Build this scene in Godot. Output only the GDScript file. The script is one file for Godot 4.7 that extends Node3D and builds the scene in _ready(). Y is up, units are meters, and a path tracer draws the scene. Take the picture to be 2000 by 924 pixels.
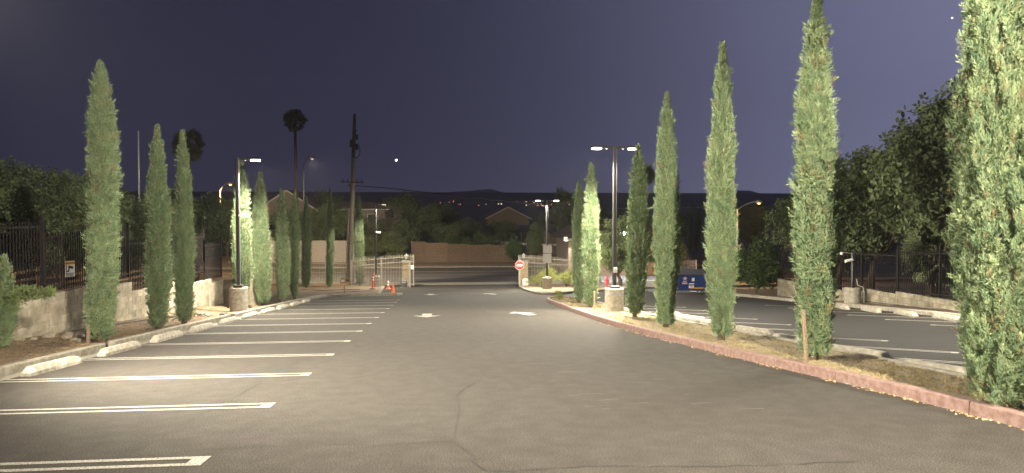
extends Node3D
# A gated parking lot at dusk. x right, y up, the drive runs along -z; F below is metres along the drive.

const SLOPE := 0.0725
var M := {}
var MESHES := {}
var used := {}
var noise := FastNoiseLite.new()

# ---------------------------------------------------------------- ground
func gy(F: float) -> float:
	if F <= 60.0:
		return -SLOPE * F
	if F <= 68.0:
		var t := F - 60.0
		return -SLOPE * 60.0 - SLOPE * t + SLOPE * t * t / 16.0
	return -SLOPE * 64.0

func V(x: float, F: float, h := 0.0) -> Vector3:
	return Vector3(x, gy(F) + h, -F)

# ---------------------------------------------------------------- naming
func numbered(called: String) -> String:
	if not used.has(called):
		used[called] = 0
		return called
	used[called] += 1
	return "%s_%03d" % [called, used[called]]

func tag(o: Node, label: String, category: String, group := "") -> void:
	o.set_meta("label", label)
	o.set_meta("category", category)
	if group != "":
		o.set_meta("group", group)

func thing(called: String, label: String, category: String, at := Vector3.ZERO, turn := 0.0, group := "") -> Node3D:
	var o := Node3D.new()
	o.name = numbered(called)
	add_child(o)
	o.position = at
	o.rotation.y = turn
	tag(o, label, category, group)
	return o

func structure(called: String, mesh: Mesh = null, m: Material = null) -> Node3D:
	var o: Node3D
	if mesh:
		var mi := MeshInstance3D.new()
		mi.mesh = mesh
		mi.material_override = m
		o = mi
	else:
		o = Node3D.new()
	o.name = numbered(called)
	add_child(o)
	o.set_meta("kind", "structure")
	return o

func part(called: String, mesh: Mesh, m: Material, parent: Node, at := Vector3.ZERO, b := Basis()) -> MeshInstance3D:
	var o := MeshInstance3D.new()
	o.name = called
	o.mesh = mesh
	o.material_override = m
	parent.add_child(o, true)
	o.transform = Transform3D(b, at)
	return o

func stuff(called: String, label: String, category: String, mesh: Mesh, m: Material) -> MeshInstance3D:
	var o := MeshInstance3D.new()
	o.name = numbered(called)
	o.mesh = mesh
	o.material_override = m
	add_child(o)
	o.set_meta("kind", "stuff")
	o.set_meta("label", label)
	o.set_meta("category", category)
	return o

# ---------------------------------------------------------------- mesh tools
func begin() -> SurfaceTool:
	var st := SurfaceTool.new()
	st.begin(Mesh.PRIMITIVE_TRIANGLES)
	return st

func quad(st: SurfaceTool, a: Vector3, b: Vector3, c: Vector3, d: Vector3) -> void:
	var n := (c - a).cross(d - b).normalized()
	st.set_normal(n)
	for p in [a, c, b, a, d, c]:
		st.add_vertex(p)

func tri(st: SurfaceTool, a: Vector3, b: Vector3, c: Vector3) -> void:
	st.set_normal((b - a).cross(c - a).normalized())
	for p in [a, c, b]:
		st.add_vertex(p)

func squad(st: SurfaceTool, p: Array, n: Array) -> void:
	for i in [0, 2, 1, 0, 3, 2]:
		st.set_normal(n[i])
		st.add_vertex(p[i])

func box(st: SurfaceTool, c: Vector3, s: Vector3, b := Basis()) -> void:
	frustum(st, c, Vector2(s.x, s.z), Vector2(s.x, s.z), s.y, b)

# a box whose top has its own size: c is the middle
func frustum(st: SurfaceTool, c: Vector3, bot: Vector2, top: Vector2, h: float, b := Basis()) -> void:
	var p := []
	for k in 8:
		var t := k >= 4
		var s := top if t else bot
		var q := k % 4
		p.append(c + b * Vector3((0.5 if q == 1 or q == 2 else -0.5) * s.x, 0.5 * h if t else -0.5 * h, (0.5 if q < 2 else -0.5) * s.y))
	quad(st, p[0], p[1], p[5], p[4])
	quad(st, p[1], p[2], p[6], p[5])
	quad(st, p[2], p[3], p[7], p[6])
	quad(st, p[3], p[0], p[4], p[7])
	quad(st, p[4], p[5], p[6], p[7])
	quad(st, p[3], p[2], p[1], p[0])

# box with its long upright edges and its top edges cut
func bevel_box(st: SurfaceTool, c: Vector3, s: Vector3, e := 0.02, b := Basis()) -> void:
	var rings := [[-s.y / 2, 0.0], [s.y / 2 - e, 0.0], [s.y / 2, e]]
	var R := []
	for r in rings:
		var hx: float = s.x / 2 - r[1]
		var hz: float = s.z / 2 - r[1]
		var pts := []
		for q in [[hx, hz - e], [hx, -hz + e], [hx - e, -hz], [-hx + e, -hz], [-hx, -hz + e], [-hx, hz - e], [-hx + e, hz], [hx - e, hz]]:
			pts.append(c + b * Vector3(q[0], r[0], q[1]))
		R.append(pts)
	for k in 2:
		for i in 8:
			var j := (i + 1) % 8
			quad(st, R[k][i], R[k][j], R[k + 1][j], R[k + 1][i])
	for i in range(1, 7):
		tri(st, R[2][0], R[2][i], R[2][i + 1])
		tri(st, R[0][0], R[0][i + 1], R[0][i])

func tube(st: SurfaceTool, pts: Array, radii: Array, n := 10, caps := true) -> void:
	var rings := []
	var norms := []
	var side := Vector3.ZERO
	for i in pts.size():
		var t: Vector3 = (pts[mini(i + 1, pts.size() - 1)] - pts[maxi(i - 1, 0)]).normalized()
		if side == Vector3.ZERO:
			side = t.cross(Vector3.RIGHT if absf(t.x) < 0.8 else Vector3.UP).normalized()
		else:
			side = (side - t * side.dot(t)).normalized()
		var up := t.cross(side)
		var r: float = radii[mini(i, radii.size() - 1)]
		var ring := []
		var nr := []
		for k in n:
			var a := TAU * k / n
			var d := side * cos(a) + up * sin(a)
			ring.append(pts[i] + d * r)
			nr.append(d)
		rings.append(ring)
		norms.append(nr)
	for i in pts.size() - 1:
		for k in n:
			var j := (k + 1) % n
			squad(st, [rings[i][k], rings[i][j], rings[i + 1][j], rings[i + 1][k]], [norms[i][k], norms[i][j], norms[i + 1][j], norms[i + 1][k]])
	if caps:
		var e := pts.size() - 1
		for k in range(1, n - 1):
			tri(st, rings[0][0], rings[0][k + 1], rings[0][k])
			tri(st, rings[e][0], rings[e][k], rings[e][k + 1])

# profile of [radius, height] points turned round y
func lathe(st: SurfaceTool, prof: Array, n := 20, c := Vector3.ZERO, b := Basis()) -> void:
	for i in prof.size() - 1:
		var p: Array = prof[i]
		var q: Array = prof[i + 1]
		var sl := Vector2(q[1] - p[1], p[0] - q[0]).normalized()
		for k in n:
			var a0 := TAU * k / n
			var a1 := TAU * (k + 1) / n
			var d0 := Vector3(cos(a0), 0, -sin(a0))
			var d1 := Vector3(cos(a1), 0, -sin(a1))
			var n0 := b * (d0 * sl.x + Vector3.UP * sl.y)
			var n1 := b * (d1 * sl.x + Vector3.UP * sl.y)
			squad(st, [c + b * (d0 * p[0] + Vector3.UP * p[1]), c + b * (d1 * p[0] + Vector3.UP * p[1]), c + b * (d1 * q[0] + Vector3.UP * q[1]), c + b * (d0 * q[0] + Vector3.UP * q[1])], [n0, n1, n1, n0])

# flat convex polygon (x, y) drawn out by depth along z, in the frame t
func prism(st: SurfaceTool, poly: Array, depth: float, t: Transform3D) -> void:
	var n := poly.size()
	var f := []
	var k := []
	for p in poly:
		f.append(t * Vector3(p.x, p.y, depth / 2))
		k.append(t * Vector3(p.x, p.y, -depth / 2))
	for i in range(1, n - 1):
		tri(st, f[0], f[i], f[i + 1])
		tri(st, k[0], k[i + 1], k[i])
	for i in n:
		var j := (i + 1) % n
		quad(st, f[i], k[i], k[j], f[j])

# profile [side, up] swept along points on the ground
func sweep(st: SurfaceTool, pts: Array, prof: Array) -> void:
	var R := []
	for i in pts.size():
		var t: Vector3 = pts[mini(i + 1, pts.size() - 1)] - pts[maxi(i - 1, 0)]
		var s := Vector3(-t.z, 0, t.x).normalized()
		var ring := []
		for p in prof:
			ring.append(pts[i] + s * p.x + Vector3.UP * p.y)
		R.append(ring)
	var n := prof.size()
	for i in pts.size() - 1:
		for k in n:
			var j := (k + 1) % n
			quad(st, R[i][j], R[i][k], R[i + 1][k], R[i + 1][j])
	var e := pts.size() - 1
	for k in range(1, n - 1):
		tri(st, R[0][0], R[0][k], R[0][k + 1])
		tri(st, R[e][0], R[e][k + 1], R[e][k])

func ribbon(st: SurfaceTool, pts: Array, w: float, h: float, jitter := 0.0, rng: RandomNumberGenerator = null) -> void:
	var L := []
	var R := []
	for i in pts.size():
		var a: Array = pts[maxi(i - 1, 0)]
		var b: Array = pts[mini(i + 1, pts.size() - 1)]
		var d := Vector2(b[0] - a[0], b[1] - a[1]).normalized()
		var s := Vector2(d.y, -d.x) * w * 0.5
		if jitter > 0.0:
			s *= rng.randf_range(1.0 - jitter, 1.0 + jitter)
		L.append(V(pts[i][0] - s.x, pts[i][1] - s.y, h))
		R.append(V(pts[i][0] + s.x, pts[i][1] + s.y, h))
	for i in pts.size() - 1:
		quad(st, L[i], R[i], R[i + 1], L[i + 1])

# sheet over the ground between two borders given by F
func sheet(F0: float, F1: float, step: float, xl: Callable, xr: Callable, cols: int, h: Callable) -> ArrayMesh:
	var st := begin()
	var n := maxi(1, int(ceil((F1 - F0) / step)))
	var rows := []
	for i in n + 1:
		var F := lerpf(F0, F1, float(i) / n)
		var a: float = xl.call(F)
		var b: float = xr.call(F)
		var row := []
		for k in cols + 1:
			var x := lerpf(a, b, float(k) / cols)
			row.append(V(x, F, h.call(x, F)))
		rows.append(row)
	st.set_smooth_group(0)
	for i in n:
		for k in cols:
			for p in [rows[i][k], rows[i + 1][k + 1], rows[i][k + 1], rows[i][k], rows[i + 1][k], rows[i + 1][k + 1]]:
				st.add_vertex(p)
	st.index()
	st.generate_normals()
	return st.commit()

func along(a: Array, F: float) -> float:   # a: [[F, x], ...]
	if F <= a[0][0]:
		return a[0][1]
	for i in a.size() - 1:
		if F <= a[i + 1][0]:
			return lerpf(a[i][1], a[i + 1][1], (F - a[i][0]) / (a[i + 1][0] - a[i][0]))
	return a[-1][1]

func resample(pts: Array, step: float) -> Array:   # [[x, F], ...] evenly spaced
	var out := [pts[0]]
	var left := step
	for i in pts.size() - 1:
		var a := Vector2(pts[i][0], pts[i][1])
		var b := Vector2(pts[i + 1][0], pts[i + 1][1])
		var d := a.distance_to(b)
		var s := left
		while s < d:
			var p := a.lerp(b, s / d)
			out.append([p.x, p.y])
			s += step
		left = s - d
	out.append(pts[-1])
	return out

# ---------------------------------------------------------------- materials
func lin(r: float, g: float, b: float) -> Color:
	return Color(r, g, b).linear_to_srgb()

func ntex(called: String, type: int, freq: float, lo: Color, hi: Color, octaves := 3, size := 512, spread := [0.0, 1.0]) -> NoiseTexture2D:
	if M.has("t_" + called):
		return M["t_" + called]
	var f := FastNoiseLite.new()
	f.seed = hash(called) % 1000
	f.noise_type = type
	f.frequency = freq
	f.fractal_octaves = octaves
	var t := NoiseTexture2D.new()
	t.width = size
	t.height = size
	t.seamless = true
	t.noise = f
	var g := Gradient.new()
	g.offsets = PackedFloat32Array(spread)
	g.colors = PackedColorArray([lo, hi])
	t.color_ramp = g
	M["t_" + called] = t
	return t

func mat(called: String, c: Color, rough := 0.8, metal := 0.0) -> StandardMaterial3D:
	var m := StandardMaterial3D.new()
	m.resource_name = called
	m.albedo_color = c
	m.roughness = rough
	m.metallic = metal
	M[called] = m
	return m

func grain(m: StandardMaterial3D, tex: Texture2D, scale: float, patches: Texture2D = null, pscale := 0.05, bump: Texture2D = null, bscale := 0.0, stretch := Vector3.ONE) -> StandardMaterial3D:
	m.albedo_texture = tex
	m.uv1_triplanar = true
	m.uv1_world_triplanar = true
	m.uv1_scale = stretch * scale
	if patches:
		m.detail_enabled = true
		m.detail_blend_mode = BaseMaterial3D.BLEND_MODE_MUL
		m.detail_uv_layer = BaseMaterial3D.DETAIL_UV_2
		m.detail_albedo = patches
		m.uv2_triplanar = true
		m.uv2_world_triplanar = true
		m.uv2_scale = Vector3.ONE * pscale
	if bump:
		m.heightmap_enabled = true
		m.heightmap_texture = bump
		m.heightmap_scale = bscale
	return m

func glow(called: String, c: Color, e: float) -> StandardMaterial3D:
	var m := mat(called, Color(0.9, 0.9, 0.88), 0.4)
	m.emission_enabled = true
	m.emission = c
	m.emission_energy_multiplier = e
	return m

func leafy(called: String, back: Color, rough := 0.75) -> StandardMaterial3D:
	var m := mat(called, Color.WHITE, rough)
	m.vertex_color_use_as_albedo = true
	m.backlight_enabled = true
	m.backlight = back
	m.metallic_specular = 0.3
	return m

func make_materials() -> void:
	var W := Color.WHITE
	var SX := FastNoiseLite.TYPE_SIMPLEX_SMOOTH
	var CE := FastNoiseLite.TYPE_CELLULAR
	var grit := ntex("grit", SX, 0.16, Color(0.38, 0.38, 0.38), W, 4, 1024, [0.2, 0.8])
	var sand := ntex("sand", SX, 0.16, Color(0.74, 0.74, 0.74), W, 4, 512, [0.2, 0.8])
	var mottle := ntex("mottle", SX, 0.016, Color(0.86, 0.855, 0.845), W, 6, 1024, [0.15, 0.85])
	var stain := ntex("stain", SX, 0.015, Color(0.76, 0.74, 0.70), W, 6, 512, [0.1, 0.8])
	var clod := ntex("clod", CE, 0.06, Color(0.52, 0.50, 0.47), W, 4, 512, [0.0, 0.8])
	var dots := ntex("dots", CE, 0.12, Color(0, 0, 0), W, 2, 512)
	var chip := ntex("chip", SX, 0.06, Color(0.45, 0.43, 0.41), W, 6, 512, [0.24, 0.46])
	var fibre := ntex("fibre", SX, 0.06, Color(0.55, 0.52, 0.48), W, 4, 512, [0.2, 0.8])
	grain(mat("asphalt", lin(0.074, 0.066, 0.057), 0.95), grit, 0.32, mottle, 0.15).metallic_specular = 0.3
	grain(mat("stall_asphalt", lin(0.067, 0.060, 0.052), 0.95), grit, 0.32, mottle, 0.17).metallic_specular = 0.3
	grain(mat("side_asphalt", lin(0.030, 0.028, 0.027), 0.9), grit, 0.4, mottle, 0.09).metallic_specular = 0.3  # side lot surface, a darker tone than the drive
	grain(mat("street_asphalt", lin(0.07, 0.067, 0.064), 0.8), grit, 0.9, mottle, 0.05)
	grain(mat("crack", lin(0.012, 0.011, 0.010), 0.95), grit, 2.0)
	grain(mat("scuff", lin(0.20, 0.19, 0.17), 0.8), grit, 1.2)
	grain(mat("paint", lin(0.44, 0.42, 0.365), 0.7), chip, 1.1, grit, 0.7)
	grain(mat("yellow_paint", lin(0.50, 0.34, 0.08), 0.7), chip, 0.55)
	grain(mat("concrete", lin(0.27, 0.25, 0.205), 0.88), stain, 0.6, sand, 1.3)
	grain(mat("old_concrete", lin(0.22, 0.20, 0.165), 0.9), stain, 0.9, sand, 1.3)
	grain(mat("white_concrete", lin(0.36, 0.335, 0.285), 0.88), stain, 0.8, sand, 1.3)
	var red_wear := ntex("red_wear", SX, 0.02, Color(0.80, 0.74, 0.72), Color(1, 1, 1), 6, 512, [0.2, 0.75])
	grain(mat("red_curb", lin(0.205, 0.132, 0.115), 0.85), red_wear, 0.7, sand, 1.3)
	var bt := [[0.37, 0.33, 0.255], [0.315, 0.28, 0.22], [0.395, 0.355, 0.275]]
	for i in 3:
		grain(mat("block_%d" % i, lin(bt[i][0], bt[i][1], bt[i][2]), 0.92), sand, 1.6, stain, 0.25)
	grain(mat("mortar", lin(0.24, 0.215, 0.17), 0.95), sand, 1.6)
	grain(mat("dirt", lin(0.235, 0.172, 0.108), 0.95), clod, 0.8, mottle, 0.2, clod, 4.0)
	grain(mat("lawn_soil", lin(0.27, 0.215, 0.12), 0.95), clod, 1.0, mottle, 0.25, clod, 4.0)
	grain(mat("earth", lin(0.09, 0.075, 0.05), 0.95), clod, 0.3, mottle, 0.02)
	mat("black_metal", lin(0.018, 0.017, 0.017), 0.42)
	mat("iron", lin(0.014, 0.012, 0.012), 0.75).metallic_specular = 0.2
	mat("pale_iron", lin(0.23, 0.21, 0.17), 0.5, 0.1)
	mat("dark_plastic", lin(0.05, 0.05, 0.055), 0.5)
	mat("grey_metal", lin(0.33, 0.33, 0.32), 0.45, 0.3)
	mat("white_metal", lin(0.7, 0.7, 0.68), 0.45)
	mat("rust", lin(0.20, 0.10, 0.05), 0.8)
	grain(mat("fence_wood", lin(0.225, 0.160, 0.110), 0.85), fibre, 0.8, mottle, 0.2, null, 0.0, Vector3(2.5, 0.25, 2.5))
	var fw := [[0.225, 0.160, 0.110], [0.195, 0.135, 0.092], [0.25, 0.185, 0.13]]
	for i in 3:
		grain(mat("fence_wood_%d" % i, lin(fw[i][0], fw[i][1], fw[i][2]), 0.85), fibre, 0.8, mottle, 0.2, null, 0.0, Vector3(2.5, 0.25, 2.5))
	grain(mat("pole_wood", lin(0.20, 0.15, 0.11), 0.9), fibre, 0.9, null, 0.0, null, 0.0, Vector3(3, 0.2, 3))
	grain(mat("pale_pole", lin(0.40, 0.37, 0.31), 0.8), fibre, 0.9, null, 0.0, null, 0.0, Vector3(3, 0.2, 3))
	grain(mat("stake_wood", lin(0.24, 0.175, 0.12), 0.9), fibre, 2.0, null, 0.0, null, 0.0, Vector3(3, 0.3, 3))
	grain(mat("board_wood", lin(0.20, 0.115, 0.06), 0.9), fibre, 1.2)
	grain(mat("bark", lin(0.12, 0.085, 0.06), 0.95), fibre, 1.4, null, 0.0, fibre, 2.0, Vector3(3, 0.4, 3))
	grain(mat("stone", lin(0.44, 0.34, 0.20), 0.9), stain, 1.2, sand, 1.3)
	grain(mat("river_stone", lin(0.34, 0.30, 0.24), 0.85), stain, 1.5, sand, 1.3)
	grain(mat("stucco_white", lin(0.40, 0.39, 0.36), 0.9), mottle, 0.3, sand, 0.7)
	grain(mat("stucco_tan", lin(0.30, 0.235, 0.175), 0.9), mottle, 0.3, sand, 0.7)
	grain(mat("stucco_pale", lin(0.45, 0.36, 0.30), 0.9), mottle, 0.3, sand, 0.7)
	grain(mat("roof_brown", lin(0.16, 0.115, 0.085), 0.9), fibre, 0.8)
	grain(mat("roof_grey", lin(0.17, 0.165, 0.155), 0.9), fibre, 0.8)
	mat("trim", lin(0.40, 0.38, 0.34), 0.7)
	mat("dark_glass", lin(0.02, 0.022, 0.028), 0.1)
	mat("vinyl", lin(0.52, 0.50, 0.47), 0.6)
	grain(mat("bin_blue", lin(0.018, 0.05, 0.22), 0.5), stain, 0.8)
	mat("cone_orange", lin(0.72, 0.13, 0.035), 0.6)
	mat("post_orange", lin(0.72, 0.09, 0.045), 0.55)
	mat("white_band", lin(0.75, 0.74, 0.70), 0.4)
	mat("rubber", lin(0.03, 0.03, 0.03), 0.85)
	mat("stop_red", lin(0.48, 0.015, 0.02), 0.4)
	mat("sign_white", lin(0.74, 0.73, 0.69), 0.4)
	mat("sign_black", lin(0.015, 0.015, 0.015), 0.5)
	mat("sign_yellow", lin(0.70, 0.36, 0.03), 0.4)
	mat("sign_back", lin(0.42, 0.42, 0.40), 0.45)
	mat("hydrant_red", lin(0.50, 0.03, 0.03), 0.45)
	mat("hydrant_yellow", lin(0.60, 0.40, 0.06), 0.45)
	mat("star_paint", lin(0.62, 0.40, 0.36), 0.5)
	grain(mat("hill", lin(0.22, 0.22, 0.22), 0.95), mottle, 0.002)
	leafy("needles", lin(0.035, 0.055, 0.02))
	leafy("leaves", lin(0.03, 0.05, 0.015), 0.6)
	leafy("straw", lin(0.03, 0.03, 0.015), 0.9)
	glow("lamp_led", Color(1.0, 0.95, 0.82), 14.0)
	glow("lamp_flood", Color(0.95, 0.98, 1.0), 16.0)
	glow("lamp_sodium", Color(1.0, 0.72, 0.42), 4.0)
	glow("lamp_dim", Color(1.0, 0.93, 0.8), 0.35)
	glow("lamp_far_white", Color(1.0, 0.9, 0.75), 1.0)
	glow("lamp_far_red", Color(1.0, 0.55, 0.42), 0.7)
	glow("star_light", Color(0.95, 0.97, 1.0), 2.2)

# ---------------------------------------------------------------- foliage
func foliage(pieces: Array, placed: Array, tints: Array) -> ArrayMesh:
	var vs := PackedVector3Array()
	var ns := PackedVector3Array()
	var cs := PackedColorArray()
	for i in placed.size():
		var t: Transform3D = placed[i]
		var pc: Array = pieces[i % pieces.size()]
		vs.append_array(t * pc[0])
		ns.append_array(Transform3D(t.basis.orthonormalized(), Vector3.ZERO) * pc[1])
		var c := PackedColorArray()
		c.resize(pc[0].size())
		c.fill(tints[i])
		cs.append_array(c)
	var a := []
	a.resize(Mesh.ARRAY_MAX)
	a[Mesh.ARRAY_VERTEX] = vs
	a[Mesh.ARRAY_NORMAL] = ns
	a[Mesh.ARRAY_COLOR] = cs
	var m := ArrayMesh.new()
	m.add_surface_from_arrays(Mesh.PRIMITIVE_TRIANGLES, a)
	return m

func blade(vs: PackedVector3Array, ns: PackedVector3Array, root: Vector3, dir: Vector3, side: Vector3, len: float, wid: float, bend := 0.12) -> void:
	var up := dir.cross(side).normalized()
	var tip := root + dir * len
	var mid := root + dir * len * 0.5 + up * len * bend
	var l := mid - side * wid * 0.5
	var r := mid + side * wid * 0.5
	for t in [[root, l, tip], [root, tip, r]]:
		var n: Vector3 = (t[2] - t[0]).cross(t[1] - t[0]).normalized()
		for p in t:
			vs.append(p)
			ns.append(n)

# a spray of scale foliage along +y, one unit long
func spray(seed_: int, count: int, wid := 1.0) -> Array:
	var rng := RandomNumberGenerator.new()
	rng.seed = seed_
	var vs := PackedVector3Array()
	var ns := PackedVector3Array()
	for i in count:
		var t := 0.02 + 0.72 * i / count
		var a := i * 2.4 + rng.randf_range(-0.5, 0.5)
		var out := Vector3(cos(a), 0, sin(a))
		var tilt := rng.randf_range(0.45, 0.95)
		var d := (Vector3.UP * cos(tilt) + out * sin(tilt)).normalized()
		var s := d.cross(Vector3.UP if rng.randf() < 0.5 else out.rotated(Vector3.UP, 1.0)).normalized()
		blade(vs, ns, Vector3.UP * t, d, s, rng.randf_range(0.30, 0.46) * (1.15 - 0.5 * t), wid * rng.randf_range(0.055, 0.095))
	blade(vs, ns, Vector3.UP * 0.5, Vector3.UP, Vector3.RIGHT.rotated(Vector3.UP, seed_), 0.5, 0.09)
	return [vs, ns]

# a twig of broad leaves round +y
func twig(seed_: int, count: int, wide: float) -> Array:
	var rng := RandomNumberGenerator.new()
	rng.seed = seed_
	var vs := PackedVector3Array()
	var ns := PackedVector3Array()
	for i in count:
		var t := rng.randf_range(-0.2, 0.5)
		var d := Vector3(rng.randfn(), rng.randfn() * 0.7 + 0.2, rng.randfn()).normalized()
		var s := d.cross(Vector3(rng.randfn(), rng.randfn(), rng.randfn())).normalized()
		blade(vs, ns, Vector3.UP * t + d * 0.1, d, s, rng.randf_range(0.45, 0.75), wide * rng.randf_range(0.8, 1.2), 0.08)
	return [vs, ns]

func frame_along(d: Vector3, spin: float, s: float) -> Basis:
	var y := d.normalized()
	var x := y.cross(Vector3.FORWARD if absf(y.z) < 0.9 else Vector3.RIGHT).normalized()
	var z := x.cross(y)
	return Basis(x, y, z) * Basis(Vector3.UP, spin) * Basis.from_scale(Vector3(s, s, s))

func cypress_crown(seed_: int, H: float, R: float, n: int, sl: float, power: float, base := 0.62, lobes := 0.22, blades := 8) -> ArrayMesh:
	var rng := RandomNumberGenerator.new()
	rng.seed = seed_
	var nz := FastNoiseLite.new()
	nz.seed = seed_
	nz.noise_type = FastNoiseLite.TYPE_SIMPLEX_SMOOTH
	nz.frequency = 1.0
	nz.fractal_octaves = 2
	var kinds := []
	for i in 5:
		kinds.append(spray(seed_ * 10 + i, blades, 0.52 if blades > 9 else 0.8))
	var placed := []
	var tints := []
	var lean := Vector3(rng.randf_range(-0.12, 0.12), 0, rng.randf_range(-0.12, 0.12))
	while placed.size() < n:
		var h := rng.randf()
		var pr := 0.0
		if h < 0.28:
			pr = lerpf(base, 1.0, smoothstep(0.0, 0.28, h))
		else:
			pr = (1.0 - pow((h - 0.28) / 0.72, power)) * lerpf(1.0, 0.72, smoothstep(0.78, 1.0, h))
		pr = maxf(pr, 0.05)
		if rng.randf() > pr + 0.12:
			continue
		var a := rng.randf() * TAU
		var plume := nz.get_noise_3d(cos(a) * 1.5, h * H * 0.42, sin(a) * 1.5)
		var fine := nz.get_noise_3d(cos(a) * R * 13.0 + 9.0, h * H * 1.3, sin(a) * R * 13.0)
		var r := 0.66 * R * pr * (1.0 - lobes * 0.5 + lobes * 1.3 * plume + 0.34 * fine)
		var dep := 1.0 - 0.42 * rng.randf() * rng.randf()
		if fine < -0.22 and rng.randf() < 0.75:
			dep *= rng.randf_range(0.55, 0.8)
		if rng.randf() < 0.09:
			dep *= rng.randf_range(1.02, 1.12)
		var out := Vector3(cos(a), 0, sin(a))
		var y := h * H * 0.97
		var p := out * r * dep + Vector3.UP * y + lean * sin(h * 2.2)
		var d := Vector3.UP * rng.randf_range(0.7, 1.2) + out * rng.randf_range(0.05, 0.6) + Vector3(rng.randfn(), rng.randfn(), rng.randfn()) * 0.22
		if h > 0.93:
			d += Vector3.UP
		var s := sl * rng.randf_range(0.7, 1.35)
		placed.append(Transform3D(frame_along(d, rng.randf() * TAU, s), p))
		var k := rng.randf()
		var c := Color(0.142, 0.184, 0.098).lerp(Color(0.212, 0.255, 0.135), k * k)
		if rng.randf() < 0.05:
			c = Color(0.17, 0.13, 0.07)
		elif rng.randf() < 0.3:
			c = Color(0.095, 0.145, 0.082)
		c = c * rng.randf_range(0.8, 1.15)
		c.a = 1.0
		tints.append(c)
	return foliage(kinds, placed, tints)

# a spreading crown: limbs end in clumps of twigs. Returns [crown, wood]
func broad_tree(seed_: int, H: float, R: float, stem: float, clumps: int, each: int, leaf: float, tone: Color, wide := 0.3, flat := 0.8) -> Array:
	var rng := RandomNumberGenerator.new()
	rng.seed = seed_
	var kinds := []
	for i in 5:
		kinds.append(twig(seed_ * 7 + i, 6, wide))
	var placed := []
	var tints := []
	var st := begin()
	var fork := Vector3(rng.randf_range(-0.2, 0.2), stem, rng.randf_range(-0.2, 0.2))
	tube(st, [Vector3(0, -0.3, 0), Vector3(0.03, stem * 0.5, 0.02), fork], [H * 0.028, H * 0.022, H * 0.018], 8)
	for i in clumps:
		var u := Vector3(rng.randfn(), rng.randfn(), rng.randfn()).normalized() * pow(rng.randf(), 0.4)
		var mid := (stem * 0.9 + H) * 0.5
		var c := Vector3(u.x * R * 0.78, mid + u.y * (H - stem * 0.9) * 0.42, u.z * R * 0.78)
		var cr := R * rng.randf_range(0.22, 0.42)
		var knee := fork.lerp(c, 0.5) + Vector3(0, -0.12 * R, 0)
		tube(st, [fork, knee, c], [H * 0.011, H * 0.007, H * 0.003], 5, false)
		var clump_tone := tone * rng.randf_range(0.8, 1.2)
		for k in each:
			var d := Vector3(rng.randfn(), rng.randfn() * flat, rng.randfn()).normalized()
			var p := c + d * cr * pow(rng.randf(), 0.45) * Vector3(1, flat, 1)
			placed.append(Transform3D(frame_along(d + Vector3.UP * 0.3, rng.randf() * TAU, leaf * rng.randf_range(0.7, 1.4)), p))
			var t := clump_tone * rng.randf_range(0.75, 1.25)
			t.a = 1.0
			tints.append(t)
	return [foliage(kinds, placed, tints), st.commit()]

func cypress(at: Vector3, key: String, turn: float, s: Vector3, label: String, group: String) -> Node3D:
	var t := thing("cypress_tree", label, "cypress", at, turn, group)
	var st := begin()
	tube(st, [Vector3(0, -0.25, 0), Vector3(0.02, 0.6, 0), Vector3(0, 5.2 * s.y, 0)], [0.09, 0.075, 0.02], 8)
	part("trunk", st.commit(), M.bark, t)
	part("crown", MESHES[key], M.needles, t, Vector3(0, 0.05, 0), Basis.from_scale(s))
	return t

func broad(called: String, at: Vector3, key: String, turn: float, s: Vector3, label: String, category := "tree", group := "") -> Node3D:
	var t := thing(called, label, category, at, turn, group)
	part("trunk", MESHES[key][1], M.bark, t, Vector3.ZERO, Basis.from_scale(s))
	part("crown", MESHES[key][0], M.leaves, t, Vector3.ZERO, Basis.from_scale(s))
	return t

func palm(at: Vector3, h: float, r: float, label: String, seed_: int) -> void:
	var rng := RandomNumberGenerator.new()
	rng.seed = seed_
	var t := thing("palm_tree", label, "palm tree", at)
	var st := begin()
	var top := Vector3(rng.randf_range(-0.3, 0.3), h - r * 0.8, 0)
	tube(st, [Vector3(0, -0.3, 0), Vector3(0, h * 0.4, 0), top], [0.32, 0.22, 0.17], 8)
	part("trunk", st.commit(), M.bark, t)
	if not MESHES.has("frond"):
		var vs := PackedVector3Array()
		var ns := PackedVector3Array()
		for i in 8:
			blade(vs, ns, Vector3.UP * i * 0.06, Vector3.UP, Vector3.RIGHT, 0.3, 0.03)
		for i in 15:
			var a := (i - 7) * 0.2
			blade(vs, ns, Vector3.UP * 0.5, Vector3(sin(a), cos(a), 0.25 * absf(sin(a))).normalized(), Vector3(cos(a), -sin(a), 0), 0.52, 0.075)
		MESHES["frond"] = foliage([[vs, ns]], [Transform3D()], [Color(0.13, 0.15, 0.08)])
	for i in 48:
		var el := rng.randf_range(-1.1, 1.3)
		var az := rng.randf() * TAU
		var d := Vector3(cos(az) * cos(el), sin(el), sin(az) * cos(el))
		part("frond", MESHES["frond"], M.leaves, t, top, frame_along(d, rng.randf() * TAU, r * rng.randf_range(0.85, 1.1)))

# ---------------------------------------------------------------- lamps
func shine(parent: Node3D, at: Vector3, towards: Vector3, e: float, c: Color, angle := 86.0, soft := 0.16, size := 0.12) -> void:
	var l := SpotLight3D.new()
	l.name = "lamp_light"
	parent.add_child(l, true)
	l.position = at
	l.basis = Basis.looking_at(towards, Vector3.RIGHT if absf(towards.normalized().x) < 0.7 else Vector3.FORWARD)
	l.light_energy = e
	l.light_color = c
	l.spot_angle = angle
	l.spot_angle_attenuation = soft
	l.spot_range = 120.0
	l.spot_attenuation = 2.0
	l.light_size = size
	l.shadow_enabled = true

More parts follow.
